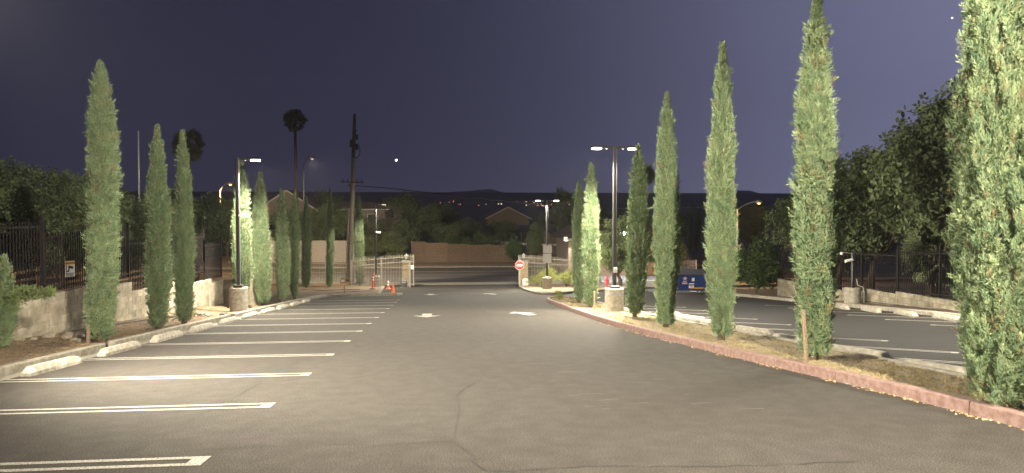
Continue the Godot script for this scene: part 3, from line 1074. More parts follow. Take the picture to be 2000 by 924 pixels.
func build_walls() -> void:
	var rng := RandomNumberGenerator.new()
	rng.seed = 11
	var segs := [[15.6, 18.52, 0.0], [18.53, 22.2, -0.15], [22.21, 23.3, -0.29], [23.31, 27.3, -0.62], [27.31, 30.5, -0.88], [30.9, 32.7, -1.08]]
	var w := block_wall("block_wall", "stepped tan block wall carrying the black iron fence", segs, -9.76, rng)
	var st := begin()
	bevel_box(st, Vector3(-9.74, -1.6, -30.7), Vector3(0.26, 1.45, 0.36), 0.01)
	part("pilaster", st.commit(), M.block_2, w)
	# the wall turns at its end
	st = begin()
	box(st, Vector3(-9.0, (-1.09 + gy(33.0)) / 2 - 0.1, -32.8), Vector3(1.5, 1.09 * -1.0 - gy(33.0) + 0.2, 0.17))
	part("return_wall", st.commit(), M.block_0, w)
	# iron fence panels on the wall
	var fl := ["black iron fence panel carrying the yellow and white camera sign", "black iron fence panel between the tall posts just behind the first tall cypress", "long black iron fence panel behind the close pair of cypresses", "short black iron fence panel where the block wall ends"]
	var fr := [[15.0, 18.5, 0.0, 1.62], [18.5, 23.28, -0.15, 1.50], [23.32, 30.4, -0.62, 1.62], [30.4, 32.7, -1.0, 1.60]]
	# the sign hangs on the second panel
	fl[0] = "black iron fence panel highest on the wall, behind the small bushy cypress"
	fl[1] = "black iron fence panel carrying the camera warning sign"
	for i in 4:
		var f: Array = fr[i]
		picket_fence("iron_fence", fl[i], Vector3(-9.76, f[2] + 0.02, -f[0]), Vector3(-9.76, f[2] + 0.02, -f[1]), f[3], f[3], 0.118, M.iron, [0.0, 1.0] if i == 3 else [1.0], [-0.12, 0.10], 0.0, false, 0.019, 0.18)
	# warning sign on the fence
	var s := thing("warning_sign", "yellow and white surveillance camera warning sign on the iron fence", "sign", Vector3(-9.72, 0.39, -19.68), PI / 2 - 0.35)
	st = begin()
	box(st, Vector3.ZERO, Vector3(0.30, 0.42, 0.006))
	part("board", st.commit(), M.sign_white, s)
	st = begin()
	box(st, Vector3(0, 0.155, 0.006), Vector3(0.28, 0.09, 0.004))
	part("header", st.commit(), M.sign_yellow, s)
	part("lettering", text_mesh("WARNING", 0.062, 0.002), M.sign_black, s, Vector3(0, 0.155, 0.010))
	st = begin()
	box(st, Vector3(0.02, 0.045, 0.006), Vector3(0.15, 0.07, 0.004), Basis(Vector3(0, 0, 1), -0.25))
	box(st, Vector3(-0.04, -0.02, 0.006), Vector3(0.035, 0.10, 0.004), Basis(Vector3(0, 0, 1), -0.3))
	box(st, Vector3(-0.07, -0.06, 0.006), Vector3(0.08, 0.03, 0.004))
	part("camera_pictogram", st.commit(), M.sign_black, s)
	st = begin()
	for k in 3:
		box(st, Vector3(0, -0.115 - 0.034 * k, 0.006), Vector3(0.24 - 0.03 * k, 0.018, 0.003))
	part("small_print", st.commit(), M.sign_black, s)
	# boards of the neighbour's fence, seen between the pickets
	var nb := thing("board_fence", "low horizontal board fence behind the black iron pickets", "fence", Vector3(-12.4, 0, 0))
	for k in 5:
		for j in 4:
			st = begin()
			var f0 := 13.0 + 5.2 * j
			box(st, Vector3(rng.randf_range(-0.01, 0.01), -0.55 + 0.24 * k - 0.3 * j, -(f0 + 2.6)), Vector3(0.035, 0.09, 5.15))
			part("board", st.commit(), M.board_wood, nb)
	for j in 9:
		st = begin()
		var F := 13.0 + 2.6 * j
		box(st, Vector3(-0.08, gy(F) + 0.75, -F), Vector3(0.1, 2.3, 0.1))
		part("post", st.commit(), M.board_wood, nb)
	# right-hand wall and fence
	var rs := [[17.0, 20.2, -0.86], [20.21, 26.55, -1.24], [26.56, 28.5, -1.34], [28.51, 30.3, -1.47], [30.31, 36.5, -1.62]]
	block_wall("block_wall", "low stepped block wall beyond the angled parking stalls", rs, 18.25, rng)
	for i in 2:
		var a := 17.0 + 9.6 * i
		var b := a + 9.55
		picket_fence("iron_fence", ["dark iron fence over the low wall beside the tall dark trees", "dark iron fence over the low wall behind the camera pole"][i], Vector3(18.25, -1.02 - 0.44 * i, -a), Vector3(18.25, -1.30 - 0.42 * i, -b), 1.75, 1.75, 0.13, M.iron, [0.0, 0.25, 0.5, 0.75, 1.0], [-0.12, 0.12], 0.0, false, 0.019)

func build_gate() -> void:
	var gl := picket_fence("gate_leaf", "open pale iron gate leaf with arched top beside the two traffic cones", V(-7.75, 62.6, 0.05), V(-2.35, 62.6, 0.05), 2.30, 2.45, 0.135, M.pale_iron, [0.0, 0.48, 1.0], [-0.12, -0.55, 0.14], 0.26, true, 0.024, 0.0)
	gl.position.y += 0.02
	var gr := picket_fence("gate_leaf", "open pale iron gate leaf with arched top behind the stop sign", V(11.9, 60.6, 0.12), V(6.75, 60.6, 0.12), 2.15, 2.30, 0.135, M.pale_iron, [0.0, 0.5, 1.0], [-0.12, -0.55, 0.14], 0.22, true, 0.024, 0.0)
	gr.position.y += 0.02
	picket_fence("iron_fence", "pale iron fence along the street before the utility pole", V(-15.0, 64.6, 0.12), V(-7.8, 64.6, 0.12), 2.15, 2.15, 0.14, M.pale_iron, [0.0, 0.33, 0.66, 1.0], [-0.2, 0.14], 0.0, true, 0.022, 0.06)
	picket_fence("iron_fence", "dull iron fence along the street beyond the gate-side shrubs", V(12.0, 61.2, 0.12), V(24.0, 64.4, 0.12), 1.95, 1.95, 0.14, M.pale_iron, [0.0, 0.33, 0.66, 1.0], [-0.2, 0.14], 0.0, true, 0.022, 0.06)
	var st := begin()
	box(st, V(-11.3, 64.6, 0.14), Vector3(7.4, 0.34, 0.3))
	var fw := part("footing_wall", st.commit(), M.stone, structure("fence_footing"))
	fw.position = Vector3.ZERO
	var rng := RandomNumberGenerator.new()
	rng.seed = 21
	for i in 2:
		var at := V(-3.0, 63.4) if i == 0 else V(7.25, 61.3)
		var p := thing("gate_pillar", ["stone gate pillar behind the arched leaf beside the white keypad post", "stone gate pillar close to the stop sign"][i], "gate pillar", at, 0.0, "stone gate pillars")
		st = begin()
		box(st, Vector3(0, 1.08, 0), Vector3(0.60, 2.3, 0.60))
		part("core", st.commit(), M.mortar, p)
		st = begin()
		for side in 4:
			var b := Basis(Vector3.UP, side * PI / 2)
			var y := 0.0
			while y < 2.15:
				var h := rng.randf_range(0.16, 0.27)
				var x := -0.32
				while x < 0.30:
					var w := minf(rng.randf_range(0.18, 0.34), 0.32 - x)
					if w > 0.05:
						bevel_box(st, b * Vector3(x + w / 2, y + h / 2, 0.315 + rng.randf_range(0.0, 0.02)), Vector3(w - 0.02, minf(h, 2.2 - y) - 0.02, 0.07), 0.012, b)
					x += w
				y += h
		var sf := part("stone_facing", st.commit(), M.stone, p)
		sf.set_meta("kind", "stuff")
		st = begin()
		bevel_box(st, Vector3(0, 2.28, 0), Vector3(0.84, 0.12, 0.84), 0.03)
		part("cap", st.commit(), M.concrete, p)
		var ln := thing("post_lantern", ["unlit lantern on the stone pillar behind the arched gate leaf", "unlit lantern on the stone pillar close to the stop sign"][i], "lantern", at + Vector3(0, 2.34, 0), 0.0, "gate pillar lanterns")
		st = begin()
		lathe(st, [[0.0, 0.0], [0.10, 0.0], [0.05, 0.06], [0.05, 0.12], [0.11, 0.14], [0.0, 0.14]], 10)
		part("foot", st.commit(), M.black_metal, ln)
		st = begin()
		lathe(st, [[0.0, 0.14], [0.10, 0.14], [0.15, 0.38], [0.0, 0.38]], 6)
		part("glass", st.commit(), M.grey_metal, ln)
		st = begin()
		lathe(st, [[0.21, 0.38], [0.06, 0.50], [0.03, 0.54], [0.0, 0.60]], 10)
		part("roof", st.commit(), M.grey_metal, ln)
	# operator boxes
	for i in 2:
		var o := thing("gate_operator", ["dark gate motor box at the foot of the keypad post", "grey gate motor box at the foot of the stop sign pillar"][i], "gate motor", V(-3.15, 61.9) if i == 0 else V(7.25, 60.2, 0.12), 0.0, "gate motor boxes")
		st = begin()
		bevel_box(st, Vector3(0, 0.30, 0), Vector3(0.52, 0.60, 0.42), 0.06)
		part("housing", st.commit(), M.dark_plastic if i == 0 else M.sign_back, o)
		st = begin()
		box(st, Vector3(0, 0.42, 0.216), Vector3(0.34, 0.06, 0.012))
		part("nameplate", st.commit(), M.grey_metal, o)
		st = begin()
		box(st, Vector3(0, -0.02, 0), Vector3(0.62, 0.08, 0.52))
		part("pad", st.commit(), M.concrete, o)
	var kp := thing("keypad_post", "pale steel post with a white box beside the arched gate leaf", "post", V(-2.62, 61.3))
	st = begin()
	box(st, Vector3(0, 1.1, 0), Vector3(0.11, 2.4, 0.11))
	part("post", st.commit(), M.pale_iron, kp)
	st = begin()
	bevel_box(st, Vector3(0.22, 1.75, 0.02), Vector3(0.24, 0.32, 0.14), 0.02)
	part("box", st.commit(), M.sign_white, kp)
	# stop sign
	var ss := thing("stop_sign", "red octagonal stop sign on a pale post by the gate", "stop sign", V(6.62, 58.9), -0.12)
	st = begin()
	box(st, Vector3(0, 1.15, -0.04), Vector3(0.09, 2.45, 0.06))
	part("post", st.commit(), M.pale_iron, ss)
	st = begin()
	prism(st, octagon(0.40), 0.008, Transform3D(Basis(), Vector3(0, 1.86, 0.0)))
	var bd := part("board", st.commit(), M.sign_white, ss)
	st = begin()
	prism(st, octagon(0.38), 0.006, Transform3D(Basis(), Vector3(0, 1.86, 0.008)))
	part("red_field", st.commit(), M.stop_red, bd)
	part("lettering", text_mesh("STOP", 0.27, 0.006), M.sign_white, bd, Vector3(0, 1.855, 0.016), Basis.from_scale(Vector3(0.80, 1.05, 1.0)))

func build_lamps() -> void:
	lot_lamp(V(-7.85, 11.4, 0.1), 6.2, [1.0], 640.0, "single-headed lamp post in the bed by the small bushy cypress", 0.95, 0.0, true, "lamp_led", 66.0, 0.7, Vector3(0.82, -0.42, -0.36))
	lot_lamp(V(5.15, -1.0, 0.1), 7.8, [-1.0], 820.0, "single-headed lamp post on the island end away from the gate", 0.95, 0.35)
	var l2 := lot_lamp(V(-7.82, 28.4, 0.1), 6.0, [1.0], 230.0, "lit single-headed lamp post between the wall corner and a bright cypress", 0.95, 0.30, true, "lamp_led", 78.0, 0.6, Vector3(0.3, -0.92, -0.06))
	security_camera(l2, Vector3(0.05, 3.75, 0.08), 1.0)
	var r2 := lot_lamp(V(6.36, 25.4, 0.08), 6.1, [-1.0, 1.0], 170.0, "lit twin-headed lamp post on the red-curbed island", 0.88, 0.30, true, "lamp_led", 78.0, 0.6, Vector3(0.3, -0.92, 0.14))
	var st := begin()
	bevel_box(st, Vector3(0.02, 1.55, 0.085), Vector3(0.14, 0.18, 0.05), 0.01)
	part("junction_box", st.commit(), M.grey_metal, r2)
	lot_lamp(V(17.5, 20.6, 0.1), 6.2, [-1.0], 130.0, "single-headed lamp post beside the low stepped wall", 0.7, 0.35, true, "lamp_led", 62.0, 0.4, Vector3(0.75, -0.62, -0.1))
	var gl := lot_lamp(V(-5.35, 59.6, 0.1), 7.0, [1.0], 120.0, "tall single-headed lamp post on the dirt behind the orange delineator", 0.95, 0.3, true, "lamp_dim")
	security_camera(gl, Vector3(0.0, 4.6, 0.1), 1.0)
	var gr := lot_lamp(V(7.75, 51.0, 0.1), 6.55, [-1.0, 1.0], 150.0, "twin-headed lamp post carrying two pale sign boards", 0.85, 0.3)
	st = begin()
	box(st, Vector3(0.02, 2.92, 0.085), Vector3(0.66, 0.56, 0.01))
	part("sign_board", st.commit(), M.sign_back, gr)
	st = begin()
	box(st, Vector3(0.0, 2.26, 0.085), Vector3(0.62, 0.68, 0.01))
	part("sign_board", st.commit(), M.sign_back, gr)
	# low pole with cameras by the right-hand wall
	var cp := thing("camera_pole", "short dark pole on a concrete base with white cameras", "camera pole", V(17.42, 28.3, 0.1))
	st = begin()
	lathe(st, [[0.33, -0.2], [0.33, 0.66], [0.31, 0.68], [0.0, 0.68]], 24)
	part("concrete_base", st.commit(), M.white_concrete, cp)
	st = begin()
	bevel_box(st, Vector3(0, 1.42, 0), Vector3(0.13, 1.5, 0.13), 0.015)
	part("pole", st.commit(), M.black_metal, cp)
	st = begin()
	tube(st, [Vector3(0, 2.12, 0), Vector3(-0.30, 2.16, 0.03), Vector3(-0.55, 2.2, 0.05)], [0.022], 6)
	part("arm", st.commit(), M.grey_metal, cp)
	st = begin()
	lathe(st, [[0.0, -0.09], [0.055, -0.07], [0.06, 0.03], [0.0, 0.05]], 10, Vector3(-0.56, 2.16, 0.05))
	part("dome_camera", st.commit(), M.white_metal, cp)
	security_camera(cp, Vector3(-0.02, 1.86, 0.06), -1.0)
	st = begin()
	tube(st, [Vector3(0.1, 1.05, 0.1), Vector3(0.14, 0.8, 0.12), Vector3(0.33, 0.72, 0.2), Vector3(0.37, 0.5, 0.22), Vector3(0.37, -0.05, 0.22)], [0.022], 6)
	part("conduit", st.commit(), M.grey_metal, cp)

func build_trees() -> void:
	MESHES["c_fine"] = cypress_crown(1, 6.9, 0.75, 27000, 0.135, 3.0, 0.74, 0.26, 12)
	MESHES["c_a"] = cypress_crown(2, 6.5, 0.43, 7600, 0.22, 2.3, 0.66, 0.34, 9)
	MESHES["c_col"] = cypress_crown(12, 6.5, 0.40, 7600, 0.22, 4.0, 0.68, 0.36, 9)
	MESHES["c_b"] = cypress_crown(3, 6.5, 0.40, 6400, 0.23, 2.1, 0.64, 0.38, 8)
	MESHES["c_c"] = cypress_crown(4, 5.7, 0.37, 4600, 0.28, 1.9, 0.66, 0.36, 7)
	MESHES["c_d"] = cypress_crown(5, 5.7, 0.34, 4400, 0.27, 2.3, 0.60, 0.28, 7)
	MESHES["c_far"] = cypress_crown(6, 8.2, 0.48, 4200, 0.30, 2.4, 0.70, 0.24, 6)
	var g1 := "cypresses on the red-curbed island"
	cypress(V(6.66, 7.6, 0.12), "c_fine", 0.4, Vector3(1.06, 1.0, 1.06), "broad bushy cypress on the island with a short stake hidden in its skirt", g1)
	cypress(V(6.62, 11.9, 0.12), "c_a", 1.9, Vector3(1.04, 0.985, 1.04), "tall bright cypress on the island with a leaning stake at its foot", g1)
	cypress(V(6.22, 15.1, 0.12), "c_b", 3.4, Vector3(0.94, 1.01, 0.94), "tall half-shaded cypress on the island, third from the twin-headed lamp", g1)
	cypress(V(6.06, 18.5, 0.12), "c_a", 4.2, Vector3(0.92, 0.965, 0.92), "tall half-shaded cypress on the island, second from the twin-headed lamp", g1)
	cypress(V(6.30, 22.4, 0.12), "c_d", 0.9, Vector3(1.05, 0.965, 1.05), "slim shaded cypress on the island right beside the twin-headed lamp", g1)
	cypress(V(5.95, 27.6, 0.12), "c_d", 2.6, Vector3(0.98, 1.0, 0.98), "bright green staked cypress between the twin-headed lamp and island tip", g1)
	cypress(V(6.2, 31.2, 0.12), "c_d", 5.0, Vector3(0.86, 0.95, 0.86), "darker cypress nearest the rounded tip of the red-curbed island", g1)
	var g2 := "cypresses along the block wall"
	cypress(V(-7.80, 17.1, 0.12), "c_col", 0.2, Vector3(1.0, 0.99, 1.0), "tall cypress beside the camera warning sign", g2)
	cypress(V(-7.82, 20.5, 0.12), "c_b", 1.2, Vector3(0.96, 0.865, 0.96), "lower cypress of the close pair before the long fence panel", g2)
	cypress(V(-7.77, 22.35, 0.12), "c_b", 2.9, Vector3(0.88, 0.90, 0.88), "rear cypress of the close pair, nearer the lit lamp post", g2)
	cypress(V(-8.25, 30.2, 0.12), "c_c", 0.6, Vector3(1.12, 1.05, 1.12), "ragged bright cypress directly behind the single-headed lamp post", g2)
	cypress(V(-7.88, 32.5, 0.12), "c_c", 2.2, Vector3(1.12, 1.02, 1.12), "bright pointed cypress next after the single-headed lamp post", g2)
	cypress(V(-7.85, 36.2, 0.12), "c_d", 3.0, Vector3(1.0, 0.97, 1.0), "narrow yellow-green cypress at the far end of the bright row", g2)
	cypress(V(-7.78, 38.7, 0.12), "c_d", 1.1, Vector3(0.80, 1.0, 0.80), "narrow dark cypress standing in the shade of the bright row", g2)
	var g3 := "cypresses before the street fence"
	cypress(V(-11.2, 60.5, 0.12), "c_far", 0.1, Vector3(1.0, 0.92, 1.0), "near-black cypress by the street fence, farthest from the gate", g3)
	cypress(V(-9.5, 62.0, 0.12), "c_far", 1.7, Vector3(0.84, 1.03, 0.84), "dim slim cypress by the street fence, beside the utility pole", g3)
	cypress(V(-7.1, 63.6, 0.12), "c_far", 3.1, Vector3(1.05, 1.0, 1.05), "dim cypress seen through the arched gate leaf", g3)
	# young cypress with a long side branch, at the wall
	MESHES["c_small"] = cypress_crown(9, 1.9, 0.27, 1300, 0.17, 2.0, 0.95, 0.3, 8)
	var y := thing("young_cypress", "small bushy cypress with one long side branch below the wall", "cypress", V(-9.1, 15.55, 0.16))
	var st := begin()
	tube(st, [Vector3(0, -0.2, 0), Vector3(0, 0.7, 0), Vector3(0, 1.5, 0)], [0.05, 0.04, 0.01], 7)
	part("trunk", st.commit(), M.bark, y)
	part("crown", MESHES["c_small"], M.needles, y)
	var rng := RandomNumberGenerator.new()
	rng.seed = 77
	var kinds := [spray(901, 8), spray(902, 8), spray(903, 8)]
	var placed := []
	var tints := []
	for i in 260:
		var u := rng.randf()
		var p := Vector3(0.12 + u * 0.92, 1.0 + 0.22 * u + 0.05 * sin(u * 5.0), 0.05) + Vector3(rng.randfn(), rng.randfn(), rng.randfn()) * 0.075 * (1.25 - u)
		placed.append(Transform3D(frame_along(Vector3(1.0, 0.45, 0) + Vector3(rng.randfn(), rng.randfn(), rng.randfn()) * 0.45, rng.randf() * TAU, 0.17 * rng.randf_range(0.7, 1.3)), p))
		tints.append(Color(0.13, 0.165, 0.065))
	part("branch", foliage(kinds, placed, tints), M.needles, y).set_meta("kind", "stuff")
	# stakes
	var stakes := [[6.38, 7.0, 0.45, 0.02, "short wooden stake at the foot of the broad bushy cypress"], [6.20, 11.4, 0.92, 0.07, "leaning wooden stake at the foot of the tall bright cypress"], [5.98, 27.05, 0.7, 0.0, "wooden stake at the foot of the cypress near the island tip"], [-7.82, 16.55, 0.42, 0.0, "short stake at the foot of the cypress beside the warning sign"], [-6.15, 46.2, 0.55, 0.0, "thin stake standing alone in the bare dirt"]]
	for s in stakes:
		var o := thing("wooden_stake", s[4], "stake", V(s[0], s[1], 0.1))
		o.rotation.z = s[3]
		st = begin()
		bevel_box(st, Vector3(0, s[2] / 2 - 0.1, 0), Vector3(0.055, s[2] + 0.2, 0.055), 0.008)
		part("shaft", st.commit(), M.stake_wood, o)

func build_lot_things() -> void:
	for k in 12:
		var F := 8.15 + 2.66 * k
		var lb := "concrete wheel stop at the head of a stall along the left curb"
		if k == 2:
			lb = "broken wheel stop with its edge crumbled away"
		wheel_stop(V(-6.96, F, 0.02), 0.0, (("pale wheel stop on the block-wall side, %s after the broken one towards the gate" % NTH[k - 3]) if k > 2 else ("pale wheel stop on the block-wall side, %s before the broken one" % NTH[1 - k])) if k != 2 else lb, "wheel stops along the wall side", 40 + k, k == 2)
	for k in 7:
		wheel_stop(V(8.12, 10.75 + 2.3 * k, 0.02), 0.16, "pale wheel stop behind the island, %s in that row towards the gate" % NTH[k], "wheel stops behind the island", 60 + k)
	for k in 5:
		wheel_stop(V(16.02, 18.9 + 1.98 * k, 0.02), -0.26, "pale wheel stop below the low wall, %s before the camera pole" % NTH[4 - k], "wheel stops below the low wall", 80 + k)
	# cones and delineator
	for i in 2:
		var o := thing("traffic_cone", ["plain orange traffic cone on the rounded curb end", "orange traffic cone with white bands behind the curb"][i], "traffic cone", V(-2.98, 45.15, 0.0) if i == 0 else V(-4.25, 58.3))
		var st := begin()
		bevel_box(st, Vector3(0, 0.02, 0), Vector3(0.36, 0.045, 0.36), 0.015)
		part("foot", st.commit(), M.cone_orange, o)
		st = begin()
		lathe(st, [[0.135, 0.04], [0.035, 0.71], [0.02, 0.72], [0.0, 0.72]], 18)
		part("cone", st.commit(), M.cone_orange, o)
		if i == 1:
			for b in [[0.31, 0.42], [0.49, 0.66]]:
				st = begin()
				lathe(st, [[0.139 - 0.1493 * (b[0] - 0.04), b[0]], [0.139 - 0.1493 * (b[1] - 0.04), b[1]]], 18)
				part("white_band", st.commit(), M.white_band, o)
	var d := thing("delineator_post", "leaning orange delineator post with two white bands", "delineator", V(-5.15, 54.5, 0.13))
	d.rotation.z = -0.07
	var st2 := begin()
	lathe(st2, [[0.25, -0.02], [0.25, 0.03], [0.1, 0.07], [0.0, 0.07]], 16)
	part("foot", st2.commit(), M.rubber, d)
	st2 = begin()
	lathe(st2, [[0.075, 0.05], [0.065, 1.1], [0.045, 1.18], [0.0, 1.18]], 14)
	part("post", st2.commit(), M.post_orange, d)
	for b in [[0.66, 0.76], [0.84, 0.94]]:
		st2 = begin()
		lathe(st2, [[0.075, b[0]], [0.073, b[1]]], 14)
		part("white_band", st2.commit(), M.white_band, d)
	# stones along the wall foot
	var rng := RandomNumberGenerator.new()
	rng.seed = 8
	var spots := [[-9.45, 16.9], [-9.35, 17.25], [-9.2, 17.6], [-9.35, 18.0], [-9.1, 18.3], [-8.85, 17.7], [-8.75, 18.1], [-8.55, 17.4], [-8.45, 17.75], [-8.3, 17.15], [-8.6, 18.5], [-8.2, 17.6], [-8.5, 24.9], [-8.3, 25.4], [-8.15, 25.8], [-8.45, 26.2]]
	for p in spots:
		var s := begin()
		lathe(s, [[0.0, -0.5], [0.32, -0.42], [0.5, -0.1], [0.46, 0.2], [0.25, 0.42], [0.0, 0.47]], 9)
		var o := MeshInstance3D.new()
		o.name = numbered("stone")
		o.mesh = s.commit()
		o.material_override = M.river_stone
		add_child(o)
		var sz := rng.randf_range(0.16, 0.30)
		o.transform = Transform3D(Basis(Vector3.UP, rng.randf() * TAU) * Basis.from_scale(Vector3(sz, sz * 0.55, sz * rng.randf_range(0.6, 0.9))), V(p[0], p[1], bed_h(p[0], p[1]) + 0.10 * smoothstep(-8.0, -9.6, p[0]) + sz * 0.15))
		tag(o, "rounded grey stone lying on the dirt below the tall block wall", "stone", "stones below the block wall")
	var ol := thing("irrigation_box", "dark round irrigation lid lying beside the gap in the curb", "lid", V(-7.62, 25.85, 0.10))
	st2 = begin()
	lathe(st2, [[0.17, -0.05], [0.17, 0.08], [0.13, 0.11], [0.0, 0.12]], 14)
	part("lid", st2.commit(), M.rubber, ol)
	# hoses
	var hose := func(called: String, label: String, pts: Array, r: float) -> void:
		var s := begin()
		var c := Curve3D.new()
		for p in pts:
			c.add_point(V(p[0], p[1], p[2]))
		for i in pts.size():
			var a: Vector3 = c.get_point_position(maxi(i - 1, 0))
			var b: Vector3 = c.get_point_position(mini(i + 1, pts.size() - 1))
			c.set_point_in(i, (a - b) / 6.0)
			c.set_point_out(i, (b - a) / 6.0)
		tube(s, Array(c.tessellate(4)), [r], 6)
		var o := MeshInstance3D.new()
		o.name = numbered(called)
		o.mesh = s.commit()
		o.material_override = M.rubber
		add_child(o)
		tag(o, label, "hose")
	hose.call("drip_hose", "black drip hose lying along the foot of the tall wall", [[-9.35, 18.6, 0.24], [-9.3, 20.4, 0.22], [-9.2, 22.0, 0.22], [-9.0, 23.6, 0.21], [-8.7, 24.6, 0.2]], 0.018)
	hose.call("drip_hose", "black drip hose arching out of the dirt before the lamp base", [[-8.6, 23.6, 0.14], [-8.35, 24.0, 0.26], [-8.15, 24.5, 0.28], [-8.0, 25.0, 0.2], [-7.95, 25.3, 0.1]], 0.016)
	hose.call("drip_hose", "thin black hose on the dirt below the low stepped wall", [[18.0, 28.6, 0.2], [17.95, 27.2, 0.17], [17.8, 25.6, 0.16], [17.6, 24.2, 0.15], [17.2, 22.6, 0.16], [17.0, 21.3, 0.14]], 0.015)
	hose.call("drip_hose", "brown drip line crossing the bare dirt near the lone stake", [[-7.3, 46.0, 0.13], [-6.6, 48.0, 0.14], [-5.6, 49.0, 0.14], [-4.8, 50.5, 0.14]], 0.02)
	hose.call("drip_hose", "drip line winding between the dim cypresses and the delineator", [[-10.5, 55.0, 0.13], [-8.5, 52.6, 0.14], [-7.0, 53.8, 0.14], [-5.9, 53.0, 0.14]], 0.025)
	# dumpster
	var dm := thing("dumpster", "blue steel dumpster with a star emblem and white stickers", "dumpster", V(16.35, 43.6), -0.12)
	dm.position = V(15.55, 43.4, 0.0)
	dm.scale = Vector3.ONE * 1.08
	var s3 := begin()
	prism(s3, [Vector2(-0.62, 0.20), Vector2(0.55, 0.20), Vector2(0.75, 1.12), Vector2(-0.62, 1.3)], 1.95, Transform3D(Basis(Vector3.UP, -PI / 2), Vector3.ZERO))
	part("body", s3.commit(), M.bin_blue, dm)
	# the front face of the body leans forward towards the viewer
	var lean := Basis(Vector3.RIGHT, atan2(0.20, 0.92))
	var face := func(x: float, y: float, out := 0.006) -> Vector3: return Vector3(x, y, 0.55 + (y - 0.20) * 0.2174 + out)
	s3 = begin()
	box(s3, Vector3(0, 1.24, 0.06), Vector3(2.05, 0.05, 1.5), Basis(Vector3.RIGHT, 0.13))
	part("lid", s3.commit(), M.dark_plastic, dm)
	for yy in [0.28, 0.55, 1.08]:
		s3 = begin()
		box(s3, face.call(0.0, yy, 0.02), Vector3(1.97, 0.05, 0.05), lean)
		part("rib", s3.commit(), M.bin_blue, dm)
	for xx in [-1.02, 1.02]:
		s3 = begin()
		box(s3, Vector3(xx, 0.72, 0.1), Vector3(0.12, 0.16, 0.9))
		part("fork_pocket", s3.commit(), M.bin_blue, dm)
	for xx in [-0.75, 0.75]:
		for zz in [-0.4, 0.42]:
			s3 = begin()
			lathe(s3, [[0.0, -0.03], [0.09, -0.03], [0.09, 0.03], [0.0, 0.03]], 12, Vector3(xx, 0.10, zz), Basis(Vector3(0, 0, 1), PI / 2))
			part("caster", s3.commit(), M.rubber, dm)
	var sp := []
	s3 = begin()
	for i in 5:
		var a := PI / 2 + TAU * i / 5
		var p0 := Vector2(cos(a), sin(a)) * 0.16
		var p1 := Vector2(cos(a + TAU / 10), sin(a + TAU / 10)) * 0.065
		var p2 := Vector2(cos(a - TAU / 10), sin(a - TAU / 10)) * 0.065
		prism(s3, [Vector2.ZERO, p2, p0, p1], 0.006, Transform3D(lean, face.call(-0.25, 0.92)))
	part("star_emblem", s3.commit(), M.star_paint, dm)
	s3 = begin()
	box(s3, face.call(-0.25, 0.74), Vector3(0.22, 0.05, 0.006), lean)
	box(s3, face.call(-0.25, 0.64), Vector3(0.30, 0.09, 0.006), lean)
	part("print", s3.commit(), M.star_paint, dm)
	s3 = begin()
	box(s3, face.call(0.22, 0.86), Vector3(0.15, 0.20, 0.006), lean)
	part("sticker", s3.commit(), M.sign_white, dm)
	s3 = begin()
	box(s3, face.call(0.14, 0.50), Vector3(0.30, 0.30, 0.006), lean)
	var stk := part("sticker", s3.commit(), M.sign_white, dm)
	s3 = begin()
	box(s3, face.call(0.14, 0.52, 0.012), Vector3(0.18, 0.05, 0.004), lean)
	box(s3, face.call(0.16, 0.45, 0.012), Vector3(0.10, 0.04, 0.004), lean)
	part("sticker_print", s3.commit(), M.grey_metal, stk)
	s3 = begin()
	box(s3, face.call(0.45, 0.36, 0.02), Vector3(0.75, 0.06, 0.03), lean)
	part("reflector_strip", s3.commit(), M.sign_yellow, dm)
	# hydrants
	for i in 2:
		var h := thing("hydrant", ["red standpipe post beyond the twin-headed lamp", "yellow hydrant standing behind the blue dumpster"][i], "hydrant", V(12.95, 54.0, 0.1) if i == 0 else V(16.9, 48.0, 0.0))
		var s4 := begin()
		var k := 1.0 if i == 0 else 1.15
		lathe(s4, [[0.14, -0.05], [0.14, 0.05], [0.10, 0.08], [0.10, 0.62 * k], [0.13, 0.64 * k], [0.11, 0.74 * k], [0.04, 0.82 * k], [0.0, 0.83 * k]], 14)
		part("barrel", s4.commit(), M.hydrant_red if i == 0 else M.hydrant_yellow, h)
		for sg in [-1.0, 1.0]:
			s4 = begin()
			lathe(s4, [[0.055, 0.0], [0.055, 0.09], [0.0, 0.10]], 10, Vector3(sg * 0.08, 0.5 * k, 0), Basis(Vector3(0, 0, 1), -sg * PI / 2))
			part("outlet", s4.commit(), M.hydrant_red if i == 0 else M.hydrant_yellow, h)
	# pipe frame before the utility pole
	var bf := thing("pipe_frame", "dark rusty pipe frame standing before the utility pole", "pipe frame", V(-8.3, 63.4, 0.12))
	for sg in [-1.0, 1.0]:
		var s5 := begin()
		tube(s5, [Vector3(sg * 0.45, -0.1, 0), Vector3(sg * 0.45, 0.62, 0)], [0.05], 8)
		part("leg", s5.commit(), M.rust, bf)
	for yy in [0.28, 0.62]:
		var s5 := begin()
		tube(s5, [Vector3(-0.5, yy, 0), Vector3(0.5, yy, 0)], [0.05], 8)
		part("pipe", s5.commit(), M.rust, bf)

